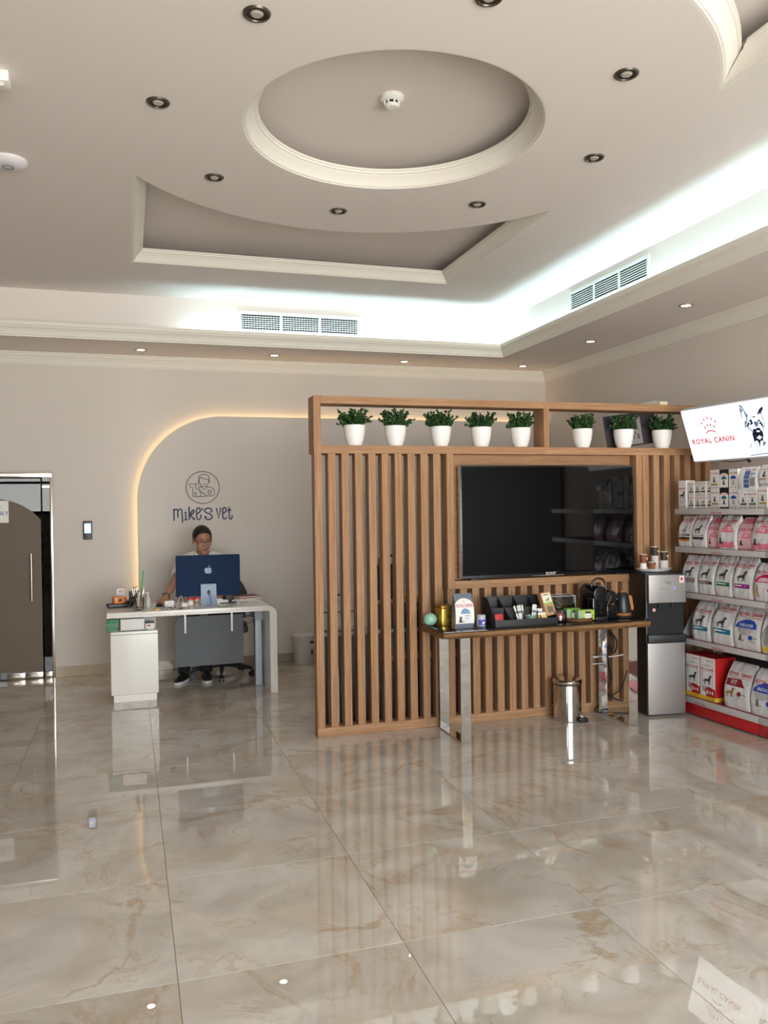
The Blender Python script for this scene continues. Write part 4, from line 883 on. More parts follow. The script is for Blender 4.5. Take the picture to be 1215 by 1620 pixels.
    for k in range(6):
        q = thing('paper_cup', 'white paper cup, %s from the bottom of the right stack on the tray' % ORD[k], 'cup', (tx+0.088, ty-0.002, z+0.0055+0.0122*k), 0, 'nested cups in the right stack')
        MB().lathe([(0, 0), (0.026, 0), (0.0330, 0.009), (0.0345, 0.010), (0.0345, 0.0118), (0.0, 0.0118)], seg=20).obj('cup', paper, q)
    single(tx+0.088, ty-0.002, z+0.079, black, 'dark paper cup on top of the right stack')
dispenser()

def pedal_bin():
    t = thing('pedal_bin', 'shiny steel pedal bin under the console table', 'bin', (3.050, 5.37, 0), 0.0)
    MB().lathe([(0, 0.001), (0.100, 0.001), (0.101, 0.010), (0.100, 0.262), (0, 0.262)], seg=48).obj('body', mat('bin_steel', (214, 208, 202), 0.10, metal=1.0), t)
    MB().lathe([(0, 0.263), (0.102, 0.263), (0.102, 0.272), (0, 0.272)], seg=48).obj('rubber_ring', BLACK, t)
    MB().lathe([(0, 0.272), (0.104, 0.272), (0.106, 0.276), (0.106, 0.292), (0.098, 0.302), (0.05, 0.312), (0, 0.314)], seg=48).obj('lid', mat('bin_steel', (214, 208, 202), 0.10, metal=1.0), t)
    MB().box(0.040, 0.098, -0.125, -0.080, 0.004, 0.030, 0.004).obj('pedal', BLACK, t); MB().box(0.070, 0.098, 0.02, 0.075, 0.004, 0.285, 0.004).obj('hinge_spine', BLACK, t)
    MB().box(0.05, 0.085, -0.112, -0.082, 0.032, 0.048, 0.003).obj('pedal_arm', STEEL, t)
pedal_bin()
# ------------------------------------------------------------------ product shelf along the right wall (local x runs towards the camera, y into the wall)
GO, GR = Vector((3.958, 5.29, 0)), math.atan2(-0.998, 0.065)
def gw(u, d, z):                                       # shelf coordinates to the room
    c, s = math.cos(GR), math.sin(GR); return Vector((GO.x+u*c-d*s, GO.y+u*s+d*c, z))
LEV = [1.529, 1.244, 0.908, 0.564, 0.1365]
BAY = 0.858
def gondola():
    t = thing('product_shelf', 'grey and red shop shelving unit with printed price rails', 'shelving', GO, GR)
    rail_m, shelf_m = GREY, mat('shelf_red', (128, 34, 40), 0.5)
    L = 1.72
    for k, z in enumerate(LEV[:4]):
        for b in (0, 1):
            x0, x1 = -0.024+b*0.862, -0.024+b*0.862+BAY
            s = MB().box(x0+0.001, x1-0.001, 0.004, 0.44, z-0.022, z-0.001).obj('shelf_plate', shelf_m, t)
            r = MB().box(x0, x1, -0.008, 0.003, z-0.040, z, 0.0015).obj('price_rail', rail_m, s)
            if b == 0:
                P = lambda a, c: (a, -0.0088, c)
                decal('rail_print', [move2d(text2d('ROYAL CANIN', 0.0145, True), 0.405, z-0.034)]+crown2d(0.405, z-0.0195, 0.017), P, PRINT_RED, s)
    for x0, x1 in ((0.03, 0.768), (0.774, 1.69)):
        s = MB().box(x0+0.002, x1-0.002, 0.004, 0.44, 0.092, 0.1355).obj('base_plate', shelf_m, t)
        MB().box(x0, x1, -0.010, 0.003, 0.092, 0.1365, 0.0015).obj('price_rail', rail_m, s)
        MB().box(x0, x1, -0.002, 0.010, 0.012, 0.0915, 0.001).obj('plinth', RED, s)
        if x0 < 0.1: decal('rail_print', [move2d(text2d('ROYAL CANIN', 0.0145, True), 0.22, 0.099)]+crown2d(0.22, 0.1145, 0.015), lambda a, c: (a, -0.0108, c), PRINT_RED, s)
    MB().box(0.03, 1.69, 0.012, 0.44, 0.001, 0.0918).obj('base_box', DGREY, t)
    MB().box(-0.02, 1.69, 0.442, 0.458, 0.001, 1.528).obj('back_panel', mat('shelf_back', (60, 56, 56), 0.7), t)
    for k, z in enumerate(LEV[:4]):                     # curved end brackets
        if k == 0: continue
        c = [(0.44, z+0.0005), (0.05, z+0.0005), (0.055, z+0.035), (0.12, z+0.14), (0.20, z+0.235), (0.30, z+0.242), (0.44, z+0.242)]
        MB().prism(c, lambda y, q: (-0.020, y, q), lambda y, q: (-0.014, y, q)).obj('end_bracket', GREY, t)
gondola()

def sign():
    # light box leaning out over the shelf
    wb_, zb_, wt_, zt_ = 0.157, 1.888, 0.033, 2.266     # depth and height of the lower and upper edge
    hgt = math.hypot(wt_-wb_, zt_-zb_); ang = math.atan2(wb_-wt_, zt_-zb_); Lx = 1.22
    t = thing('shop_sign', 'glowing white light box sign with a dog portrait leaning out above the product shelf', 'sign', gw(0, wb_, zb_))
    t.rotation_euler = (Matrix.Rotation(GR, 3, 'Z') @ Matrix.Rotation(ang, 3, 'X')).to_euler()
    MB().box(0, Lx, 0.004, 0.062, -0.014, hgt+0.006, 0.004).obj('casing', mat('sign_casing', (196, 198, 202), 0.4), t)
    MB().box(0.004, Lx-0.004, 0.0, 0.004, 0.0, hgt-0.004).obj('lit_face', mat('sign_face', (252, 253, 255), 0.4, emit=SIGN_STRENGTH), t)
    P = lambda a, b: (a, -0.0012, b)
    red = mat('sign_red', (206, 70, 84), 0.5, emit=0.45); ink = mat('sign_ink', (30, 44, 66), 0.5); ink2 = mat('sign_ink_pale', (96, 126, 172), 0.5, emit=0.35)
    decal('lettering', [move2d(text2d('ROYAL CANIN', 0.0565, True), 0.250, 0.130, 1.0, 0.98)], P, red, t)
    decal('emblem', crown2d(0.253, 0.205, 0.15), P, red, t)
    D = dict(earL=[(0.578, 0.377), (0.599, 0.365), (0.625, 0.301), (0.625, 0.29), (0.609, 0.274), (0.611, 0.291), (0.598, 0.327), (0.582, 0.323), (0.577, 0.281), (0.571, 0.278), (0.572, 0.336)],
        earR=[(0.769, 0.342), (0.775, 0.329), (0.746, 0.293), (0.734, 0.297), (0.717, 0.288), (0.712, 0.291), (0.735, 0.323)], brow=[(0.655, 0.282), (0.677, 0.274), (0.703, 0.278), (0.684, 0.283)],
        eyeL=[(0.624, 0.252), (0.647, 0.267), (0.658, 0.249), (0.656, 0.232), (0.636, 0.225), (0.624, 0.232), (0.603, 0.211), (0.592, 0.221), (0.608, 0.237)],
        eyeR=[(0.702, 0.253), (0.721, 0.256), (0.729, 0.238), (0.737, 0.221), (0.743, 0.197), (0.728, 0.204), (0.718, 0.225), (0.701, 0.227)], side=[(0.59, 0.259), (0.603, 0.255), (0.587, 0.207), (0.578, 0.211)],
        muzzle=[(0.649, 0.198), (0.669, 0.193), (0.683, 0.203), (0.705, 0.198), (0.711, 0.183), (0.721, 0.171), (0.721, 0.148), (0.705, 0.109), (0.683, 0.106), (0.657, 0.047), (0.664, 0.09), (0.654, 0.114), (0.629, 0.104), (0.628, 0.133), (0.627, 0.162)],
        dripR=[(0.707, 0.115), (0.712, 0.097), (0.733, 0.099), (0.711, 0.075), (0.693, 0.07)], dripL=[(0.63, 0.116), (0.637, 0.109), (0.622, 0.081)])
    decal('dog_portrait', [poly2d(D[k]) for k in ('earR', 'brow', 'eyeL', 'eyeR', 'muzzle')], P, ink, t)
    decal('dog_shading', [poly2d(D[k]) for k in ('earL', 'side', 'dripR', 'dripL')]+[line2d([(0.628, 0.30), (0.604, 0.25), (0.612, 0.20), (0.645, 0.175)], 0.009), line2d([(0.742, 0.295), (0.752, 0.25), (0.748, 0.20)], 0.006), poly2d([(0.664, 0.245), (0.700, 0.245), (0.698, 0.212), (0.672, 0.208)]), line2d([(0.60, 0.095), (0.575, 0.06)], 0.006), line2d([(0.645, 0.095), (0.640, 0.03)], 0.005), poly2d([(0.755, 0.325), (0.760, 0.315), (0.742, 0.296), (0.735, 0.30)]), line2d([(0.735, 0.21), (0.73, 0.17)], 0.006), line2d([(0.564, 0.010), (0.76, 0.020)], 0.007)], P, ink2, t)
    Q = lambda a, b: (a, -0.0018, b); hi = mat('sign_highlight', (214, 226, 244), 0.5, emit=1.2)
    for sh in [poly2d([(0.667, 0.176), (0.692, 0.168), (0.703, 0.178), (0.676, 0.184)]), poly2d([(0.656, 0.131), (0.686, 0.148), (0.705, 0.132), (0.683, 0.117)]), circ2d(0.632, 0.243, 0.009, 0.007, 10), circ2d(0.712, 0.238, 0.008, 0.006, 10), line2d([(0.582, 0.362), (0.607, 0.315)], 0.006)]: decal('dog_highlight', [sh], Q, hi, t)
    MB().box(0.30, 0.34, 0.062, 0.22, 0.12, 0.17).obj('wall_arm', DGREY, t); MB().box(0.90, 0.94, 0.062, 0.22, 0.12, 0.17).obj('wall_arm', DGREY, t)
    MB().tube(spline([(0.18, 0.04, -0.016), (0.32, 0.08, -0.045), (0.47, 0.05, -0.030)], 6), 0.0035, 6).obj('cord', mat('cord_red', (96, 44, 44), 0.5), t)
    m = MB(); m.cyl((0.47, 0.05, -0.014), (0.49, 0.05, -0.050), 0.013, 0.010, 12); m.obj('switch', BLACK, t)
sign()

# ---- goods
CART = mat('carton_white', (226, 224, 222), 0.5); INK = mat('print_ink', (62, 60, 62), 0.6); GINK = mat('print_grey', (150, 148, 148), 0.6)
PINK = mat('print_pink', (226, 128, 150), 0.5); PINK2 = mat('print_palepink', (232, 192, 198), 0.45); BLUE = mat('print_royal', (34, 74, 168), 0.45)
TEAL = mat('print_teal', (40, 112, 122), 0.45); GREEN = mat('print_green', (38, 116, 72), 0.4); PURPLE = mat('print_purple', (150, 44, 140), 0.4)
ORANGE = mat('print_orange', (206, 130, 40), 0.45); BROWN = mat('print_brown', (66, 46, 42), 0.6); TAN = mat('print_tan', (170, 146, 110), 0.55); GOLD = mat('print_olive', (164, 140, 74), 0.5)
MAUVE = mat('print_mauve', (164, 134, 134), 0.5); CYAN = mat('print_cyan', (36, 118, 150), 0.35); MAROON = mat('print_maroon', (130, 32, 38), 0.45); MAGENTA = mat('print_magenta', (196, 30, 98), 0.45); PWHITE = mat('print_white', (236, 234, 232), 0.5)
YELLOW = mat('print_yellow', (232, 196, 60), 0.45)
def carton(name, label, u, d, z, w, dep, h, group=None, band=None, animal=None, animal_m=None, side=None, title=0.80, skew=0.0, body=None, cap=None, dome=None):
    t = thing(name, label, 'box', gw(u+w/2, d, z), GR+skew, group); b = body or CART
    MB().box(-w/2, w/2, 0, dep, 0, h, 0.001, seg=1).obj('carton', b, t)
    P = lambda a, c: (a, -0.0008, c); Q = lambda a, c: (a, -0.0014, c)
    if cap: decal('print_panel', [poly2d([(-w*0.48, 0.01), (w*0.48, 0.01), (w*0.48, h*0.70)]+[(w*0.48*math.cos(a), h*0.70+h*0.12*math.sin(a)) for a in [math.pi*i/8 for i in range(1, 8)]]+[(-w*0.48, h*0.70)])], P, PWHITE, t)
    s = w*0.120
    decal('lettering', [move2d(text2d('ROYAL CANIN', s, True), 0, h*title)]+crown2d(0, h*title+s, s*0.9), Q, PRINT_RED, t)
    if dome: decal('dome', [circ2d(0, h*0.50, w*0.30, h*0.17, 16, 0, 180)], Q, dome, t)
    if animal: decal('animal_print', put(animal, 0, h*0.36 if not dome else h*0.22, h*0.26), Q, animal_m or INK, t)
    if band: decal('band', [rect2d(-w*0.36, w*0.40, h*0.20, h*0.30)], Q, band, t)
    decal('small_print', [rect2d(-w*0.36, -w*0.05, h*0.07, h*0.10), rect2d(w*0.12, w*0.36, h*0.06, h*0.11), rect2d(-w*0.2, w*0.2, h*0.62, h*0.635)], Q, GINK, t)
    return t
def row_one():
    z = LEV[0]+0.0005
    q = carton('milk_carton', 'tall white carton at the far left end of the top shelf', -0.030, 0.035, z, 0.082, 0.085, 0.212, None, None, DOG, INK, title=0.70)
    for sh in (move2d(text2d('Weaning', 0.016), 0, 0.060), rect2d(-0.03, 0.024, 0.048, 0.052), rect2d(-0.03, 0.01, 0.036, 0.040)): decal('lettering', [sh], lambda a, c: (a, -0.0016, c), GINK, q)
    r = random.Random(2)
    for k in range(4):
        for j in range(2):
            carton('small_food_box', 'small white food box, %s row, %s column beside the tall white carton' % (('lower', 'upper')[j], ('first', 'second', 'third', 'last')[k]), 0.071+0.0615*k, 0.04+0.004*(k % 2), z+0.1005*j, 0.059, 0.08, 0.099, 'small food boxes on the top shelf', BROWN, DOG if k > 1 else CAT, INK, title=0.80)
    for j in range(2):
        n = ('lower', 'upper')[j]; zz = z+0.1385*j
        carton('pouch_box', '%s of two white pouch boxes with an olive band beside the narrow boxes' % n, 0.2985+0.002*j-0.005*j, 0.040, zz, 0.084, 0.10, 0.138, 'pouch boxes on the top shelf', GOLD, CAT, INK)
        carton('pouch_box', '%s of two black-topped pouch boxes with a teal dome' % n, 0.388, 0.040, zz, 0.084, 0.10, 0.138, 'pouch boxes on the top shelf', None, CAT, BROWN, body=mat('carton_black', (30, 28, 32), 0.5), cap=True, dome=TEAL, title=0.72)
        carton('pouch_box', '%s of two white pouch boxes with a blue dome' % n, 0.476, 0.040, zz, 0.085, 0.10, 0.138, 'pouch boxes on the top shelf', None, CAT, GINK, dome=BLUE, title=0.77)
    carton('food_carton', 'white cat food carton with a brown band under the blue-printed poly packet', 0.566, 0.042, z, 0.078, 0.09, 0.122, 'cat food cartons on the top shelf', BROWN, CAT, INK, title=0.78)
    carton('food_carton', 'white cat food carton with a green band under the blue-printed poly packet', 0.648, 0.042, z, 0.078, 0.09, 0.122, 'cat food cartons on the top shelf', GREEN, CAT, INK, title=0.78)
    carton('food_carton', 'white cat food carton with an olive band at the near end of the top shelf', 0.735, 0.042, z, 0.080, 0.09, 0.142, 'cat food cartons on the top shelf', GOLD, CAT, INK)
    # poly packet
    t = thing('poly_packet', 'large white poly packet with blue printed squares standing on two cartons', 'packet', gw(0.652, 0.040, z+0.1228), GR)
    F = rbag(t, 0.165, 0.162, 0.05, mat('poly_white', (228, 228, 232), 0.35), seed=9, amp=0.002)
    decal('print', [rect2d(-0.030, 0.016, y, y+0.026) for y in (0.02, 0.05, 0.08, 0.108)]+[rect2d(0.024, 0.060, 0.112, 0.118), rect2d(0.024, 0.030, 0.095, 0.12)], F, mat('print_steelblue', (76, 104, 160), 0.5), t, maxlen=0.03)
    decal('lettering', [move2d(text2d('ROYAL CANIN', 0.013), 0.01, 0.138)], F, PRINT_RED, t, maxlen=0.03)
    decal('print_panel', [rect2d(0.022, 0.070, 0.03, 0.088)], F, GINK, t, maxlen=0.03)
    MB().prism([(-0.084, -0.060), (-0.070, -0.10), (-0.03, -0.005), (-0.03, 0.01), (-0.084, 0.01)], lambda a, c: (a, -0.006, c), lambda a, c: (a, -0.0035, c)).obj('loose_flap', mat('poly_clear', (226, 226, 230), 0.2), t)
    t = thing('treat_pouch', 'white treat pouch standing on the last carton of the top shelf', 'pouch', gw(0.792, 0.045, z+0.1425), GR, None)
    F = rbag(t, 0.092, 0.150, 0.05, FOIL, seed=12, amp=0.001)
    decal('animal_print', put(CAT, 0.0, 0.07, 0.038), F, INK, t, maxlen=0.03); decal('band', [rect2d(-0.034, 0.02, 0.048, 0.06)], F, TAN, t, maxlen=0.03); decal('small_print', [rect2d(-0.036, -0.005, 0.014, 0.022), rect2d(0.008, 0.03, 0.014, 0.022)], F, GINK, t, maxlen=0.03)
    decal('lettering', [move2d(text2d('ROYAL CANIN', 0.011), 0, 0.115)], F, PRINT_RED, t, maxlen=0.03)
row_one()

def bag(label, u0, u1, z, h, d0=0.03, depth=0.12, body=None, band=None, bandt=(0.27, 0.38), animal=DOG, am=INK, title=0.78, size=None, extra=None, seed=1, group='pet food bags on the shelves', skew=0.0, ah=0.26, at=0.42, amp=0.006):
    w = u1-u0; t = thing('pet_food_bag', label, 'bag', gw((u0+u1)/2, d0, z), GR+skew, group)
    F = rbag(t, w, h, depth, body or FOIL, seed=seed, amp=amp); G = lambda a, c: F(a, c)+Vector((0, -0.0012, 0))
    feed_print(t, F, w, h, title, size)
    if band:
        bands = band if isinstance(band, list) else [(band, bandt)]
        for bm_, (a, b) in bands: decal('band', [rect2d(-w*0.40, w*0.40, a*h, b*h)], F, bm_, t, maxlen=0.035)
        decal('band_lettering', [rect2d(-w*0.34, w*0.18, (bands[0][1][0]*0.55+bands[0][1][1]*0.45)*h, (bands[0][1][0]*0.3+bands[0][1][1]*0.7)*h)], G, PWHITE if bands[0][0] not in (MAUVE,) else MAUVE, t, maxlen=0.035)
    if animal: decal('animal_print', put(animal, -w*0.06, at*h, ah*h), G, am, t, maxlen=0.035)
    if extra: extra(t, F, G, w, h)
    return t
def small_kitten(t, F, G, w, h):
    for sh in (poly2d([(-w*0.46, h*0.80), (w*0.46, h*0.80), (w*0.44, h*0.95), (-w*0.44, h*0.95)]), rect2d(-w*0.46, w*0.46, 0.006, h*0.05)): decal('print_panel', [sh], F, PINK, t, maxlen=0.035)
    decal('dome', [circ2d(w*0.06, h*0.36, w*0.32, h*0.17, 18, 0, 180)], F, PINK, t, maxlen=0.035)
    decal('small_print', [rect2d(-w*0.1, w*0.22, h*0.42, h*0.44), rect2d(-w*0.05, w*0.2, h*0.47, h*0.485)], G, PWHITE, t, maxlen=0.035)
    decal('cat_print', put(CAT, -w*0.26, h*0.14, h*0.17), G, BROWN, t, maxlen=0.035)
def kitten(t, F, G, w, h):
    decal('print_panel', [poly2d([(-w*0.46, 0.012), (w*0.46, 0.012), (w*0.46, h*0.26), (w*0.2, h*0.20), (-w*0.1, h*0.24), (-w*0.46, h*0.18)])], F, PINK, t, maxlen=0.035)
    decal('dome', [circ2d(w*0.02, h*0.50, w*0.34, h*0.24, 18, 0, 180)], F, PINK, t, maxlen=0.035)
    decal('small_print', [rect2d(-w*0.15, w*0.25, h*0.58, h*0.60), rect2d(-w*0.2, w*0.28, h*0.64, h*0.655)], G, PWHITE, t, maxlen=0.035)
    decal('cat_print', put(CAT, -w*0.30, h*0.16, h*0.20), G, BROWN, t, maxlen=0.035)
def indoor(txt):
    def f(t, F, G, w, h):
        decal('dome', [poly2d([(-w*0.46, h*0.51), (w*0.36, h*0.51), (w*0.34, h*0.62), (w*0.24, h*0.69), (w*0.06, h*0.72), (-w*0.12, h*0.71), (-w*0.32, h*0.65), (-w*0.42, h*0.58)])], F, BLUE, t, maxlen=0.035)
        decal('dome_lettering', [move2d(text2d(txt, w*0.125), -w*0.04, h*0.545)], G, PWHITE, t, maxlen=0.035)
        decal('print_panel', [circ2d(-w*0.06, h*0.505, w*0.30, h*0.16, 16, 180, 360)], F, mat('print_silver', (176, 174, 174), 0.4), t, maxlen=0.035)
        decal('cat_print', put(CAT, -w*0.22, h*0.20, h*0.20, h*0.16), G, mat('print_catgrey', (112, 108, 106), 0.6), t, maxlen=0.035)
        decal('seal', [circ2d(w*0.16, h*0.30, w*0.075, w*0.075, 14)], G, BLUE, t, maxlen=0.035); decal('small_print', [rect2d(w*0.25, w*0.42, h*0.29, h*0.31), rect2d(w*0.14, w*0.36, h*0.20, h*0.215)], G, GINK, t, maxlen=0.035)
    return f
def fit(t, F, G, w, h):
    decal('dome', [poly2d([(-w*0.44, h*0.49), (w*0.30, h*0.49), (w*0.10, h*0.66), (-w*0.44, h*0.64)])], F, MAROON, t, maxlen=0.035)
    decal('dome_lettering', [move2d(text2d('FIT', w*0.18), -w*0.14, h*0.53)], G, PWHITE, t, maxlen=0.035)
    decal('dog_print', put(DOG, -w*0.24, h*0.24, h*0.22), G, mat('print_fawn', (150, 116, 66), 0.6), t, maxlen=0.035)
    decal('seal', [circ2d(w*0.12, h*0.34, w*0.075, w*0.075, 14)], G, MAROON, t, maxlen=0.035); decal('small_print', [rect2d(w*0.22, w*0.38, h*0.33, h*0.35), rect2d(w*0.04, w*0.2, h*0.24, h*0.255)], G, GINK, t, maxlen=0.035)
def pinkcat(t, F, G, w, h):
    decal('dome', [circ2d(0, h*0.50, w*0.46, h*0.20, 18, 0, 180)], F, MAGENTA, t, maxlen=0.035); decal('dome_lettering', [rect2d(-w*0.26, w*0.26, h*0.58, h*0.61), rect2d(-w*0.3, w*0.3, h*0.53, h*0.56)], G, PWHITE, t, maxlen=0.035)
    decal('print_panel', [poly2d([(-w*0.45, h*0.10), (-w*0.22, h*0.10), (-w*0.30, h*0.42), (-w*0.45, h*0.48)])], F, TAN, t, maxlen=0.035); decal('seal', [circ2d(w*0.25, h*0.30, w*0.09, w*0.07, 12)], G, MAGENTA, t, maxlen=0.035)
def rows():
    z = LEV[1]+0.0005
    bag('white dog food bag with black, brown and orange stripes, first on the second shelf', -0.030, 0.110, z, 0.232, band=[(BROWN, (0.36, 0.41)), (BROWN, (0.24, 0.32)), (ORANGE, (0.18, 0.24))], am=GINK, title=0.84, seed=21)
    bag('white dog food bag with a dark brown stripe, second on the second shelf', 0.120, 0.256, z, 0.238, band=[(BROWN, (0.37, 0.39)), (BROWN, (0.25, 0.33))], am=INK, title=0.87, at=0.44, seed=22)
    bag('small pink kitten food bag tucked behind the dog food bag on the second shelf', 0.262, 0.385, z, 0.225, d0=0.045, body=PINK2, band=None, animal=None, title=0.62, extra=small_kitten, seed=23)
    bag('large pink and white kitten food bag in the middle of the second shelf', 0.388, 0.552, z, 0.238, d0=0.022, band=None, animal=None, title=0.80, extra=kitten, seed=24)
    bag('narrow pink kitten food bag between the two large pink bags', 0.560, 0.694, z, 0.224, d0=0.040, body=PINK2, band=None, animal=None, title=0.62, extra=small_kitten, seed=25)
    bag('large pink and white kitten food bag at the near end of the second shelf', 0.702, 0.866, z, 0.238, d0=0.022, band=None, animal=None, title=0.80, extra=kitten, seed=26)
    z = LEV[2]+0.0005
    bag('white dog food bag with a mauve band, half behind the dispenser on the third shelf', 0.004, 0.165, z, 0.272, band=MAUVE, bandt=(0.27, 0.40), at=0.44, title=0.78, seed=31, depth=0.13, amp=0.006)
    bag('white dog food bag with a black and tan band, second on the third shelf', 0.180, 0.338, z, 0.275, band=[(BROWN, (0.27, 0.33)), (MAUVE, (0.33, 0.36))], at=0.42, title=0.80, seed=32, depth=0.13, amp=0.006)
    bag('white dog food bag with a green band on the third shelf', 0.352, 0.506, z, 0.284, band=GREEN, bandt=(0.26, 0.36), at=0.42, title=0.78, seed=33, depth=0.13, amp=0.005)
    bag('white dog food bag with a purple band on the third shelf', 0.520, 0.690, z, 0.284, band=PURPLE, bandt=(0.26, 0.36), at=0.42, title=0.78, seed=34, depth=0.14, amp=0.006)
    bag('white cat food bag with a magenta dome, cut by the picture edge', 0.708, 0.880, z, 0.255, band=None, animal=None, title=0.74, extra=pinkcat, seed=35, depth=0.12)
    z = LEV[3]+0.0005
    bag('white dog food bag with a deep blue-green band beside the dispenser on the fourth shelf', 0.110, 0.288, z, 0.282, band=CYAN, bandt=(0.26, 0.37), at=0.40, title=0.74, seed=41, depth=0.14, amp=0.007)
    bag('white dog food bag with a blue-green band, second on the fourth shelf', 0.312, 0.510, z, 0.290, band=CYAN, bandt=(0.27, 0.39), at=0.42, title=0.84, seed=42, depth=0.14, amp=0.007)
    bag('white cat food bag with a blue INDOOR dome on the fourth shelf', 0.524, 0.752, z, 0.285, band=None, animal=None, title=0.80, extra=indoor('INDOOR'), seed=43, depth=0.13, amp=0.004)
    def yel(t, F, G, w, h):
        decal('print_panel', [rect2d(-w*0.46, w*0.46, 0.012, h*0.16)], F, YELLOW, t, maxlen=0.035); decal('animal_print', [circ2d(-w*0.1, h*0.45, w*0.30, h*0.28, 16)], F, GINK, t, maxlen=0.035)
    bag('white bag with a yellow foot at the picture edge of the fourth shelf', 0.766, 0.90, z, 0.272, band=None, animal=None, title=0.90, extra=yel, seed=44, depth=0.10)
    z = LEV[4]+0.0005
    bag('white dog food bag with a maroon FIT label on the bottom shelf', 0.425, 0.652, z, 0.312, band=None, animal=None, title=0.72, extra=fit, seed=51, depth=0.17, amp=0.004)
    bag('white cat food bag with a blue INDOOR dome on the bottom shelf', 0.668, 0.895, z, 0.305, band=None, animal=None, title=0.70, extra=indoor('INDOOR'), seed=52, depth=0.17, amp=0.004)
    for k, (u, w, lab) in enumerate(((0.040, 0.146, 'white and red offer box half hidden by the dispenser on the bottom shelf'), (0.190, 0.150, 'white and red offer box with a red side beside the maroon-labelled bag'))):
        t = thing('offer_box', lab, 'box', gw(u+w/2, 0.028, z), GR, 'red offer boxes on the bottom shelf'); h = 0.312; dep = 0.19
        MB().box(-w/2, w/2, 0.0, dep, 0, h, 0.001, seg=1).obj('carton', mat('carton_red', (186, 30, 34), 0.4), t)
        decal('print_panel', [rect2d(-w*0.49, w*0.49, 0.03, h*0.992)], lambda a, c: (a, -0.0006, c), PWHITE, t)
        P = lambda a, c: (a, -0.0012, c); Q = lambda a, c: (a, -0.0018, c)
        MB().box(-w/2-0.0008, w/2+0.0008, -0.0012, dep+0.0008, 0, 0.028).obj('yellow_foot', YELLOW, t)
        decal('bag_print', [poly2d([(-w*0.36, 0.06), (w*0.30, 0.06), (w*0.32, h*0.70), (w*0.30, h*0.80), (0, h*0.83), (-w*0.38, h*0.80), (-w*0.40, h*0.70)])], P, mat('print_silver', (176, 174, 174), 0.4), t)
        decal('bag_label', [rect2d(-w*0.34, w*0.28, h*0.32, h*0.80)], Q, PWHITE, t)
        R_ = lambda a, c: (a, -0.0024, c)
        decal('red_corner', [poly2d([(-w*0.10, 0.028), (w*0.49, 0.028), (w*0.49, 0.085), (-w*0.02, 0.100), (-w*0.18, 0.075)])], R_, RED, t)
        decal('offer_lettering', [move2d(text2d('8+4', 0.044), w*0.14, 0.045)], lambda a, c: (a, -0.0030, c), PWHITE, t)
        decal('lettering', [move2d(text2d('ROYAL CANIN', 0.0165, True), -w*0.03, h*0.70), move2d(text2d('MULTI UP', 0.014), w*0.15, h*0.90), rect2d(-w*0.30, w*0.26, h*0.675, h*0.68)]+crown2d(-w*0.03, h*0.75, 0.016), R_, PRINT_RED, t)
        decal('dog_print', put(DOG, -w*0.02, h*0.36, h*0.24), R_, INK, t)
        decal('foot_lettering', [rect2d(-w*0.1, w*0.36, 0.009, 0.016)], lambda a, c: (a, -0.0024, c), ORANGE, t)
rows()
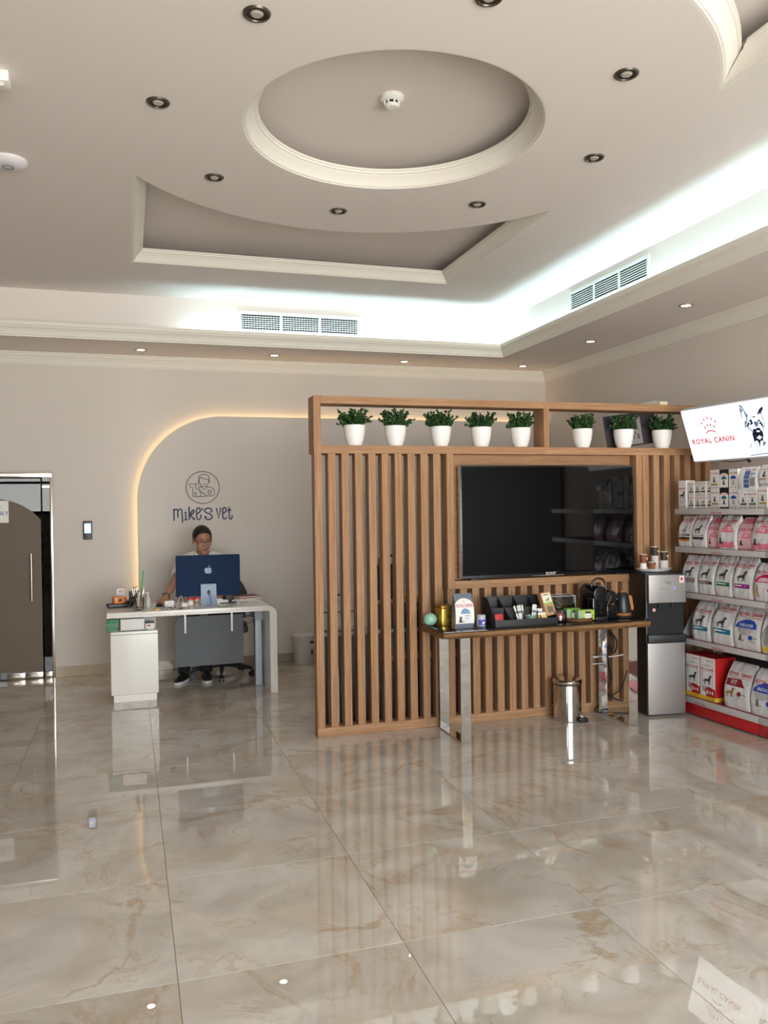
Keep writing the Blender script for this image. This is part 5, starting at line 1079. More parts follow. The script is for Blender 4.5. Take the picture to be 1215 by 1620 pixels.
# ------------------------------------------------------------------ reception: logo, desk, monitor, person
NAVY = mat('logo_navy', (34, 42, 92), 0.5); INKL = mat('logo_ink', (52, 46, 64), 0.6)
def wall_logo():
    s = 0.000762*0.993
    def W(p): return Vector((0.706+(p[0]-570)*s, 0, 1.790-(p[1]-250)*s))
    t = thing('wall_logo', 'round navy line-drawn logo and hand-drawn lettering on the wall panel above the desk', 'logo', (0, ARCH_Y, 0))
    def strokes(name, lst, r, m):
        mb = MB()
        for pts, cl, sm in lst:
            P = [W(p) for p in pts]; P = spline(P, 5, cl) if sm else P
            mb.tube([(p.x, -0.003, p.z) for p in P], r, 6, closed=cl)
        mb.xf(Matrix.Diagonal((1, 1, 1, 1))); return mb.obj(name, m, t, ang=60)
    strokes('outline_ring', [([(570+213*math.cos(a*math.pi/30), 252+208*math.sin(a*math.pi/30)) for a in range(60)], True, False)], 0.0031, INKL)
    L = [([(520, 190), (518, 130), (535, 95), (575, 82), (615, 85), (645, 100), (652, 135), (650, 165)], False, True), ([(528, 150), (542, 116), (565, 132), (605, 143), (646, 140)], False, True),
         ([(527, 160), (530, 190), (545, 216), (562, 236), (585, 243), (610, 236), (630, 213), (644, 190), (648, 150)], False, True), ([(522, 158), (516, 178), (528, 194)], False, True), ([(652, 152), (656, 176), (645, 190)], False, True),
         ([(576, 199), (588, 208), (600, 199)], False, True), ([(554, 232), (552, 248)], False, False), ([(620, 230), (622, 248)], False, False), ([(545, 245), (600, 282), (630, 245)], False, False),
         ([(524, 248), (552, 245)], False, False), ([(622, 245), (665, 247), (700, 266), (716, 300), (718, 360), (605, 362)], False, False), ([(520, 272), (560, 315), (590, 332), (600, 352), (590, 368), (446, 370)], False, True),
         ([(443, 370), (443, 262), (435, 250), (402, 238), (390, 205), (515, 205), (518, 272), (500, 280), (484, 266), (478, 206)], False, False), ([(465, 310), (465, 358)], False, False), ([(486, 310), (486, 358)], False, False),
         ([(520, 285), (535, 318), (552, 312)], False, False), ([(530, 370), (546, 335), (560, 325)], False, True), ([(655+20*math.cos(a*math.pi/8), 318+22*math.sin(a*math.pi/8)) for a in range(16)], True, False)]
    L += [([(x, y), (x+2, y+5)], False, False) for x, y in ((570, 163), (603, 163), (455, 230), (636, 290), (648, 281), (664, 282), (676, 291))]
    strokes('drawing', L, 0.0027, INKL)
    T = dict(m=[[(200, 524), (201, 600), (202, 680)], [(202, 556), (225, 532), (246, 546), (250, 640)], [(250, 556), (275, 530), (298, 545), (304, 620), (307, 705)]], i=[[(330, 572), (348, 566), (349, 668)], [(332, 669), (371, 667)], [(344, 533), (347, 538)]],
             k=[[(391, 500), (394, 590), (397, 668)], [(398, 612), (440, 545), (456, 558), (440, 590), (405, 612), (436, 640), (450, 668), (465, 652)]], e=[[(488, 596), (530, 566), (528, 528), (505, 518), (487, 545), (487, 630), (502, 665), (524, 664), (540, 640), (539, 602)]],
             a=[[(560, 522), (552, 550)]], s=[[(660, 578), (682, 556), (655, 524), (605, 530), (588, 555), (610, 580), (665, 603), (685, 635), (670, 660), (630, 672), (602, 656), (590, 632), (614, 640)]], v=[[(741, 520), (768, 662), (799, 518)]],
             f=[[(825, 594), (866, 564), (860, 526), (840, 518), (824, 545), (822, 630), (836, 665), (856, 664), (872, 640)]], t=[[(907, 512), (906, 640), (917, 668), (936, 664), (944, 640), (940, 618)], [(884, 557), (932, 549)]])
    for k, v in T.items():
        strokes('letter', [(p, False, len(p) > 3) for p in v], 0.0064, NAVY)
wall_logo()

def access_terminal():
    t = thing('access_terminal', 'black wall-mounted access terminal with a glowing screen beside the glass door', 'terminal', (-0.372, YB-0.0005, 1.388))
    MB().box(-0.041, 0.041, -0.028, 0, -0.088, 0.088, 0.008, seg=3).obj('body', BLACK, t)
    MB().box(-0.030, 0.030, -0.0292, -0.0275, -0.028, 0.066).obj('display', mat('terminal_screen', (176, 196, 240), 0.2, emit=1.1), t)
    MB().box(-0.022, 0.010, -0.0298, -0.0290, 0.005, 0.045).obj('display_image', mat('terminal_image', (220, 230, 250), 0.2, emit=1.2), t)
    m = MB(); m.tube([(0.014*c, -0.0285, -0.058+0.014*s_) for c, s_ in ((-0.8, -0.8), (0.8, -0.8), (0.8, 0.8), (-0.8, 0.8))], 0.0016, 5, closed=True); m.obj('finger_pad', STEEL, t)
access_terminal()

DZT = 0.745
def desk():
    t = thing('reception_desk', 'white reception desk with a rounded right end, drawer pedestal and grey modesty panel', 'desk', (0.51, 7.33, 0))
    X0, X1, Y0, Y1 = -0.687, 0.690, -0.325, 0.30; th, r = 0.042, 0.075
    prof = [(X0, DZT), (X1-r, DZT)]+[(X1-r+r*math.sin(a), DZT-r+r*math.cos(a)) for a in [math.pi/2*i/8 for i in range(1, 9)]]+[(X1, 0.001), (X1-0.060, 0.001), (X1-0.060, DZT-r)]+[(X1-r+(r-0.060)*math.sin(a)+0.0, DZT-r+(r-th)*math.cos(a)) for a in [math.pi/2*(8-i)/8 for i in range(1, 9)]]+[(X0, DZT-th)]
    m = MB(); m.prism(prof, lambda x, z: (x, Y0, z), lambda x, z: (x, Y1, z)); m.obj('top', WHITE, t)
    MB().box(X0-0.001, X1-r, Y0-0.004, Y0-0.0005, DZT-th+0.010, DZT-0.002, 0.001).obj('front_edge', WHITE, t)
    c = MB().box(-0.665, -0.288, -0.26, 0.24, 0.062, 0.583, 0.012, seg=3).obj('pedestal', WHITE, t)
    MB().box(-0.664, -0.289, -0.263, -0.2605, 0.555, 0.560).obj('drawer_gap', mat('gap_grey', (150, 146, 142), 0.6), c); MB().box(-0.645, -0.305, -0.235, 0.22, 0.001, 0.0615).obj('plinth', WHITE, c)
    MB().box(-0.655, -0.30, -0.10, 0.2, 0.5835, DZT-th-0.0005).obj('support', mat('support_grey', (190, 186, 180), 0.5), c)
    pr = [(-0.150, 0.238), (0.428, 0.238), (0.428, 0.662), (-0.075, 0.662)]+[(-0.075-0.075*math.sin(a), 0.587+0.075*math.cos(a)) for a in [math.pi/2*i/7 for i in range(1, 8)]]
    MB().prism(pr, lambda x, z: (x, -0.13, z), lambda x, z: (x, -0.112, z)).obj('modesty_panel', mat('panel_grey', (78, 80, 84), 0.6), t)
    for x, z in ((-0.062, 0.523), (0.330, 0.520)): m = MB(); m.box(x-0.008, x+0.008, -0.146, -0.131, z, DZT-th-0.0005, 0.003); m.obj('panel_rod', WHITE, t)
    MB().box(0.555, 0.612, 0.03, 0.12, 0.001, DZT-th-0.001, 0.004).obj('lifting_column', mat('column_grey', (184, 192, 204), 0.4), t); MB().box(0.565, 0.628, 0.02, 0.13, 0.58, DZT-th-0.002, 0.003).obj('column_head', mat('column_grey2', (176, 178, 182), 0.5), t)
    MB().box(0.465, 0.535, 0.0, 0.06, 0.618, 0.662, 0.003).obj('power_box', BLACK, t)
    m = MB(); m.tube(spline([(0.47, 0.03, 0.64), (0.43, 0.03, 0.62), (0.42, 0.03, 0.56), (0.39, 0.0, 0.50)], 6), 0.004, 6); m.tube(spline([(0.56, 0.02, 0.58), (0.50, 0.02, 0.56), (0.40, 0.0, 0.53)], 6), 0.0025, 6); m.tube(spline([(0.55, 0.03, 0.70), (0.535, 0.03, 0.60), (0.555, 0.03, 0.53)], 6), 0.004, 6); m.obj('cable', BLACK, t)
desk()

def computer():
    x, y, z = 0.656, 7.30, DZT+0.0005
    t = thing('desktop_computer', 'slim blue all-in-one computer seen from behind on the reception desk', 'computer', (x, y, z), math.radians(-1))
    MB().prism(rrect(-0.2735, 0.2735, 0.076, 0.432, 0.012), lambda a, c: (a, 0.0, c), lambda a, c: (a, 0.012, c)).obj('casing', mat('computer_blue', (16, 40, 74), 0.55, spec=0.12), t)
    MB().prism(rrect(-0.267, 0.267, 0.13, 0.428, 0.010), lambda a, c: (a, 0.012, c), lambda a, c: (a, 0.0132, c)).obj('screen', mat('computer_screen', (210, 216, 226), 0.2, emit=0.9), t)
    pale = mat('computer_stand', (146, 164, 192), 0.4)
    m = MB(); rs = []
    for q in range(9):
        f = q/8; rs.append([(-0.066, -0.012-0.020*(1-f)-0.02*(1-f)**4, 0.008+0.172*f), (0.066, -0.012-0.020*(1-f)-0.02*(1-f)**4, 0.008+0.172*f), (0.066, -0.004-0.020*(1-f)-0.02*(1-f)**4, 0.008+0.172*f), (-0.066, -0.004-0.020*(1-f)-0.02*(1-f)**4, 0.008+0.172*f)])
    m.rings(rs); m.box(-0.066, 0.066, -0.055, 0.09, 0.0, 0.008, 0.003); m.box(-0.04, 0.04, -0.014, 0.001, 0.15, 0.18); m.obj('stand', pale, t)
    m = MB(); m.ell((0, 0, 0), (0.013, 0.003, 0.022), 16); m.xf(Matrix.Translation((0.002, -0.0275, 0.108))); m.obj('cable_hole', BLACK, t)
    MB().tube(spline([(0.0, -0.026, 0.105), (0.012, -0.05, 0.075), (0.018, -0.06, 0.04), (0.02, -0.058, 0.012), (-0.02, -0.062, 0.006)], 6), 0.005, 6).obj('power_cord', mat('cord_blue', (120, 140, 176), 0.5), t)
    # emblem: bitten fruit outline
    s = 0.0016; cx, cz = 0.0, 0.300
    body = [(0, 10), (4, 12), (9, 13.5), (14, 12), (18, 8), (15.5, 5), (14.5, 1.5), (15.5, -2), (19, -5), (16.5, -12), (12, -18), (8, -19.5), (3, -18), (0, -17.5), (-3, -18), (-8, -19.5), (-12, -18), (-16.5, -12), (-19.5, -4), (-19, 4), (-15, 10.5), (-9, 13.5), (-4, 12)]
    P2 = [(p.x, p.y) for p in spline([Vector((a, b, 0)) for a, b in body], 4, True)]
    leaf = [(0, 15), (1, 20), (4.5, 24), (8.5, 26), (8, 21), (5, 17)]
    decal('emblem', [move2d(poly2d(P2), cx, cz, s), move2d(poly2d(leaf), cx, cz, s)], lambda a, b: (a, -0.0006, b), mat('emblem_pale', (138, 160, 190), 0.4), t)
computer()

def desk_things():
    z = DZT+0.0006
    w = mat('carton_bright', (236, 232, 228), 0.5)
    q = thing('label_printer', 'orange and black label tool at the left end of the desk', 'tool', (-0.085, 7.42, z), 0.2)
    m = MB(); m.box(-0.10, 0.14, -0.06, 0.06, 0.0, 0.035, 0.010); m.box(-0.02, 0.12, -0.05, 0.05, 0.035, 0.055, 0.008); m.obj('body', BLACK, q); MB().box(-0.055, 0.035, -0.064, 0.03, 0.036, 0.096, 0.012).obj('orange_shell', mat('tool_orange', (226, 128, 44), 0.4), q)
    MB().box(-0.020, 0.010, -0.066, -0.0635, 0.055, 0.082, 0.002).obj('button', BLACK, q); MB().box(0.036, 0.052, -0.05, 0.03, 0.04, 0.085, 0.004).obj('red_side', mat('tool_red', (190, 60, 44), 0.4), q)
    q = thing('card_machine', 'grey card machine standing on the desk behind the orange tool', 'card machine', (0.045, 7.545, z))
    MB().box(-0.05, 0.05, -0.03, 0.03, 0, 0.12, 0.006, rot=Euler((0.25, 0, 0))).obj('body', mat('machine_grey', (86, 90, 94), 0.5), q); MB().box(-0.036, 0.036, -0.040, -0.030, 0.05, 0.09, 0.002).obj('display', BLACK_G, q)
    q = thing('white_card_box', 'white carton with red print standing behind the orange tool', 'box', (-0.070, 7.56, z), 0.05); MB().box(-0.040, 0.032, -0.02, 0.02, 0.0, 0.150, 0.002).obj('carton', w, q); decal('lettering', [rect2d(-0.02, 0.012, 0.126, 0.131), rect2d(-0.015, 0.01, 0.117, 0.120)], lambda a, b: (a, -0.0207, b), PRINT_RED, q)
    q = thing('coiled_cable', 'black coiled cable beside the pen cup', 'cable', (0.012, 7.335, z))
    m = MB(); m.tube(spline([(-0.02, 0, 0.006), (0.0, 0.01, 0.06), (0.02, 0.015, 0.105), (0.05, 0.01, 0.11), (0.055, 0, 0.07), (0.03, -0.01, 0.03), (0.005, 0, 0.08), (0.03, 0.0, 0.095), (0.07, 0.01, 0.075)], 6), 0.006, 6); m.obj('cord', BLACK, q)
    q = thing('folded_slip', 'cream paper slip leaning on the coiled cable', 'paper', (0.025, 7.285, z)); q.rotation_euler = (-0.15, 0.55, 0); MB().box(-0.012, 0.012, -0.001, 0.001, 0.008, 0.085).obj('slip', mat('paper_cream', (226, 216, 196), 0.7), q)
    # pen cup
    cx, cy = 0.070, 7.16
    q = thing('pen_cup', 'clear ribbed glass cup full of pens on the left of the desk', 'cup', (cx, cy, z))
    seg = 40; rs = []
    for rr, zz in ((0.040, 0.0), (0.042, 0.012), (0.044, 0.05), (0.046, 0.105), (0.043, 0.105), (0.041, 0.05), (0.038, 0.014)):
        rs.append([((rr+0.0016*math.cos(10*a))*math.cos(a), (rr+0.0016*math.cos(10*a))*math.sin(a), zz) for a in [2*math.pi*i/seg for i in range(seg)]])
    m = MB(); m.rings(rs); m.obj('glass', glass('cup_glass', (246, 245, 242), 0.06), q); MB().lathe([(0, 0.014), (0.038, 0.014), (0.037, 0.018), (0, 0.018)], seg=24).obj('base', glass('clear_glass'), q)
    pens = [(-0.020, 0.01, 0.175, (30, 28, 30), 'black'), (-0.030, -0.008, 0.165, (24, 24, 26), 'dark-capped'), (-0.008, 0.015, 0.185, (196, 150, 70), 'yellow-tipped'), (0.006, -0.012, 0.150, (230, 226, 220), 'white'), (0.016, 0.012, 0.165, (40, 40, 42), 'grey'), (0.028, -0.006, 0.172, (200, 140, 130), 'pink'), (-0.002, -0.02, 0.14, (120, 34, 34), 'dark red'), (0.032, 0.01, 0.155, (216, 196, 170), 'cream'), (-0.034, 0.012, 0.15, (60, 50, 48), 'brown')]
    for k, (dx, dy, L, c, n) in enumerate(pens):
        p = thing('pen', '%s pen standing in the clear glass cup' % n, 'pen', (cx+dx*0.45, cy+dy*0.45, z+0.0185), 0, 'pens in the glass cup'); p.rotation_euler = (-dy*6, dx*7, 0)
        pm = mat('pen_%d' % k, c, 0.4); MB().cyl((0, 0, 0.0), (0, 0, L*0.62), 0.0045, seg=10).obj('barrel', pm, p); m = MB(); m.cyl((0, 0, L*0.62), (0, 0, L*0.96), 0.0055, seg=10); m.cyl((0, 0, L*0.96), (0, 0, L), 0.005, 0.002, 10); m.obj('cap', mat('pencap_%d' % (k % 4), [(26, 24, 26), (226, 220, 214), (120, 34, 34), (206, 170, 90)][k % 4], 0.4), p)
        MB().box(-0.0015, 0.0015, -0.0085, -0.0055, L*0.66, L*0.92).obj('clip', STEEL, p)
    p = thing('glitter_pen', 'tall green glittery pen rising from the glass cup', 'pen', (cx+0.012, cy+0.006, z+0.0185)); p.rotation_euler = (0, 0.10, 0)
    MB().cyl((0, 0, 0), (0, 0, 0.16), 0.004, seg=8).obj('barrel', GREEN, p); m = MB(); r = random.Random(1)
    for k in range(70):
        zz = 0.13+0.17*k/70; a = k*2.4; m.cyl((0, 0, zz), (0.009*math.cos(a), 0.009*math.sin(a), zz+0.018), 0.0024, 0.0008, 5)
    m.obj('tinsel', mat('tinsel_green', (112, 206, 112), 0.3), p, kind='stuff')
    q = thing('spray_bottle', 'clear hand gel bottle behind the pen cup', 'bottle', (0.150, 7.28, z)); MB().lathe([(0, 0), (0.022, 0), (0.024, 0.004), (0.022, 0.07), (0.010, 0.092), (0.010, 0.10), (0, 0.10)], seg=20).obj('bottle', mat('gel_clear', (206, 204, 198), 0.2), q); m = MB(); m.cyl((0, 0, 0.10), (0, 0, 0.128), 0.005, seg=10); m.box(-0.026, 0.006, -0.005, 0.005, 0.122, 0.130, 0.002); m.obj('pump', w, q)
    q = thing('tape_roll', 'roll of yellowed clear tape lying on the desk front', 'tape', (0.218, 7.09, z)); MB().lathe([(0.016, 0), (0.030, 0), (0.030, 0.014), (0.016, 0.014), (0.016, 0)], seg=26).obj('roll', mat('tape_yellow', (206, 184, 110), 0.25), q); MB().lathe([(0.014, 0.0), (0.016, 0), (0.016, 0.014), (0.014, 0.014), (0.014, 0)], seg=26).obj('core', mat('tape_core', (180, 150, 100), 0.6), q)
    q = thing('pill_carton', 'white pill carton standing between the mouse and the computer', 'box', (0.318, 7.16, z), 0.03); MB().box(-0.038, 0.038, -0.018, 0.018, 0, 0.064, 0.0015).obj('carton', w, q); decal('lettering', [rect2d(-0.008, 0.012, 0.043, 0.047)], lambda a, b: (a, -0.0187, b), GINK, q)
    q = thing('reading_glasses', 'folded dark reading glasses in front of the white pill carton', 'glasses', (0.318, 7.085, z)); m = MB()
    for x in (-0.026, 0.026): m.tube([(x+0.020*math.cos(a*math.pi/8), 0.004, 0.016+0.014*math.sin(a*math.pi/8)) for a in range(16)], 0.0018, 5, closed=True)
    m.cyl((-0.006, 0.004, 0.020), (0.006, 0.004, 0.020), 0.0016, seg=6); m.obj('frame', BLACK, q); m = MB(); m.cyl((-0.046, 0.004, 0.018), (0.03, 0.035, 0.006), 0.0018, seg=6); m.cyl((0.046, 0.004, 0.018), (-0.03, 0.045, 0.006), 0.0018, seg=6); m.obj('temple', BLACK, q)
    for k, (x, lab) in enumerate(((0.500, 'left of the two red-lidded sample jars on the desk'), (0.555, 'red-lidded sample jar next to the computer stand'))):
        q = thing('sample_jar', lab, 'jar', (x, 7.27+0.03*k, z), 0, 'red-lidded sample jars'); MB().lathe([(0, 0), (0.024, 0), (0.026, 0.003), (0.026, 0.052), (0, 0.052)], seg=24).obj('jar', mat('sample_clear', (208, 192, 182), 0.2), q); MB().lathe([(0, 0.052), (0.0285, 0.052), (0.0285, 0.068), (0.026, 0.071), (0, 0.071)], seg=24).obj('lid', mat('lid_red', (206, 58, 52), 0.4), q); MB().lathe([(0.0263, 0.010), (0.0268, 0.010), (0.0268, 0.04), (0.0263, 0.04)], seg=24).obj('label', w if k == 0 else mat('jar_label_brown', (150, 120, 100), 0.5), q)
    q = thing('phone_charger', 'white charger plug with a thin cord on the desk', 'charger', (0.445, 7.22, z), 0.3); MB().box(-0.025, 0.025, -0.016, 0.016, 0, 0.034, 0.004).obj('plug', w, q); MB().tube(spline([(0.0, 0.016, 0.03), (-0.01, 0.04, 0.09), (-0.02, 0.06, 0.07), (-0.06, 0.02, 0.003)], 6), 0.0022, 5).obj('cord', w, q)
    q = thing('key_bunch', 'small bunch of keys lying on the desk', 'keys', (0.435, 7.12, z)); m = MB(); m.tube([(0.012*math.cos(a*math.pi/8), 0.012*math.sin(a*math.pi/8), 0.004) for a in range(16)], 0.0015, 5, closed=True); m.obj('ring', STEEL, q)
    for a in (0.3, 1.2, -0.5): m = MB(); m.lathe([(0, 0.001), (0.009, 0.001), (0.009, 0.004), (0, 0.004)], c=(0.02, 0, 0), seg=12); m.box(0.026, 0.055, -0.003, 0.003, 0.001, 0.004); m.xf(Matrix.Rotation(a*2.2+math.pi, 4, 'Z')); m.obj('key', DGREY, q)
    q = thing('note_block', 'white note block with a picture edge behind the computer stand', 'notes', (0.778, 7.375, z), 0.1); MB().box(-0.05, 0.05, -0.035, 0.035, 0, 0.028, 0.001).obj('pad', w, q); MB().box(-0.05, 0.0, -0.036, 0.034, 0.0285, 0.040, 0.001, ).obj('top_pad', w, q)
    q = thing('green_tag', 'green plastic tag strip beside the computer stand', 'tag', (0.762, 7.14, z), 0.3); MB().prism([(-0.045, -0.014), (0.035, -0.016), (0.05, 0.0), (0.035, 0.016), (-0.045, 0.014)], lambda a, b: (a, b, 0.0), lambda a, b: (a, b, 0.006)).obj('strip', mat('tag_green', (138, 166, 122), 0.4), q); MB().box(-0.03, 0.02, -0.006, 0.006, 0.0062, 0.0075).obj('print', w, q)
    q = thing('monitor_stand', 'black stand column on the desk at the right of the computer', 'stand', (0.846, 7.40, z)); MB().box(-0.036, 0.036, -0.02, 0.02, 0.008, 0.17, 0.004).obj('column', BLACK, q); MB().box(-0.085, 0.085, -0.07, 0.07, 0, 0.008, 0.003).obj('foot', BLACK, q)
    papers = [((0.985, 7.40), 0.25, 'white document'), ((1.0, 7.42), 0.12, 'white document'), ((0.97, 7.385), -0.10, 'white document'), ((1.0, 7.40), 0.32, 'white document')]
    for k, ((x, y), rz, n) in enumerate(papers):
        q = thing('document', 'white document, %s in the pile at the right of the desk' % ('lowest', 'second from the bottom', 'second from the top', 'topmost')[k], 'paper', (x, y, z+0.009*k), rz, 'documents piled on the desk'); MB().box(-0.105, 0.105, -0.085, 0.085, 0, 0.007, 0.001).obj('sheets', w, q); MB().box(-0.09, -0.02, -0.0856, -0.084, 0.0015, 0.005).obj('clip', GINK, q)
    q = thing('red_folder', 'red-edged folder on top of the pile of documents', 'folder', (1.0, 7.43, z+0.037), 0.35); MB().box(-0.10, 0.10, -0.07, 0.07, 0, 0.005).obj('cover', mat('folder_red', (196, 66, 58), 0.5), q); MB().box(-0.098, 0.096, -0.068, 0.068, 0.0052, 0.012).obj('sheets', w, q); MB().box(-0.10, 0.10, -0.0705, 0.07, 0.0122, 0.016).obj('top_cover', mat('folder_dark', (70, 40, 40), 0.5), q)
    # on the pedestal
    z = 0.5845
    for k in range(3):
        q = thing('green_box', 'green carton in the stack on the pedestal, %s' % ('lowest', 'middle', 'topmost')[k], 'box', (-0.140+0.004*k, 7.20, z+0.031*k+0.0086), 0.0, 'green cartons on the pedestal'); MB().box(-0.050, 0.047, -0.125, -0.03, 0, 0.030, 0.002).obj('carton', mat('carton_green%d' % (k % 2), ((58, 132, 92), (96, 142, 108))[k % 2], 0.5), q); MB().box(-0.048, 0.045, -0.1262, -0.125, 0.012, 0.016).obj('print', mat('carton_green_dark', (36, 92, 66), 0.5), q)
    q = thing('clipboard', 'dark clipboard lying on the front of the pedestal', 'clipboard', (-0.02, 7.105, z), 0.0); MB().box(-0.155, 0.155, -0.030, 0.03, 0, 0.006, 0.002).obj('board', mat('board_black', (60, 56, 58), 0.3), q); MB().box(-0.145, 0.145, -0.029, 0.03, 0.0062, 0.008).obj('sheet', w, q)
    q = thing('white_carton', 'plain white carton on the pedestal under the desk top', 'box', (0.018, 7.135, z+0.0087)); MB().box(-0.092, 0.096, -0.055, 0.0, 0, 0.085, 0.002).obj('carton', w, q); MB().box(-0.0925, 0.0965, -0.0555, 0.0, 0.0855, 0.089).obj('lid', w, q)
    q = thing('medicine_box', 'small white medicine box with a red oval beside the white carton', 'box', (0.162, 7.18, z)); MB().box(-0.040, 0.032, -0.05, -0.005, 0, 0.048, 0.001).obj('carton', w, q); decal('oval', [circ2d(-0.012, 0.030, 0.016, 0.007, 16)], lambda a, b: (a, -0.0507, b), PRINT_RED, q)
    MB().box(-0.040, 0.032, -0.05, -0.005, 0.0485, 0.062, 0.001).obj('dark_top', BLACK, q)
desk_things()

def wall_bin():
    t = thing('white_bin', 'white round lidded bin against the back wall beside the oak screen', 'bin', (1.675, 8.22, 0))
    w = mat('bin_white', (214, 210, 208), 0.4)
    MB().lathe([(0, 0.001), (0.092, 0.001), (0.100, 0.02), (0.108, 0.235), (0, 0.235)], seg=36).obj('body', w, t); MB().lathe([(0, 0.236), (0.113, 0.236), (0.115, 0.240), (0.116, 0.286), (0.108, 0.296), (0, 0.300)], seg=36).obj('lid', w, t)
    MB().box(0.045, 0.10, -0.108, -0.09, 0.218, 0.234, 0.002).obj('notch', BLACK, t)
    m = MB(); m.rings([[(0.1095*math.sin(a), -0.1095*math.cos(a), zz) for a in (0.55, 0.65, 0.75, 0.85)] for zz in (0.10, 0.15)], (False, False), closed=False); m.obj('label', mat('label_maroon', (110, 40, 46), 0.5), t)
wall_bin()

def office_chair():
    t = thing('office_chair', 'black office chair on casters behind the reception desk', 'chair', (0.83, 7.90, 0), math.radians(-6))
    bk = mat('chair_black', (28, 27, 28), 0.6)
    m = MB(); rs = []
    for q in range(13):
        f = q/12; z = 0.52+0.46*f; hw = 0.255*math.sin(math.pi*min(1, 0.28+0.72*f*0.96))**0.5*(1.0 if f < 0.5 else (1-0.5*(f-0.5)**2)) if f < 1 else 0.05
        hw = max(hw, 0.06); y = 0.20+0.05*math.sin(f*2.2); rs.append([(hw*math.cos(a), y+0.028*math.sin(a)-0.04*(math.cos(a)**2), z) for a in [2*math.pi*i/20 for i in range(20)]])
    m.rings(rs); m.obj('backrest', bk, t)
    m = MB(); m.box(-0.26, 0.24, -0.22, 0.20, 0.425, 0.485, 0.03, seg=3); m.obj('seat', bk, t)
    MB().cyl((0, 0, 0.10), (0, 0, 0.424), 0.025, seg=16).obj('gas_column', BLACK, t); MB().box(-0.03, 0.03, 0.14, 0.22, 0.40, 0.56, 0.01).obj('back_bar', BLACK, t)
    for k in range(5):
        a = k*2*math.pi/5-0.35; d = Vector((math.cos(a), math.sin(a), 0)); e = d*0.29
        m = MB(); m.cyl((d.x*0.02, d.y*0.02, 0.115), (e.x, e.y, 0.078), 0.026, 0.016, 10); g = m.obj('leg', BLACK, t)
        n = Vector((-d.y, d.x, 0)); m = MB()
        for s in (-1, 1): p = e+n*0.018*s; m.cyl((p-n*0.008*s)+Vector((0, 0, 0.029)), p+n*0.008*s+Vector((0, 0, 0.029)), 0.028, seg=16)
        m.cyl((e.x, e.y, 0.03), (e.x, e.y, 0.08), 0.008, seg=8); m.obj('caster', BLACK, g)
office_chair()
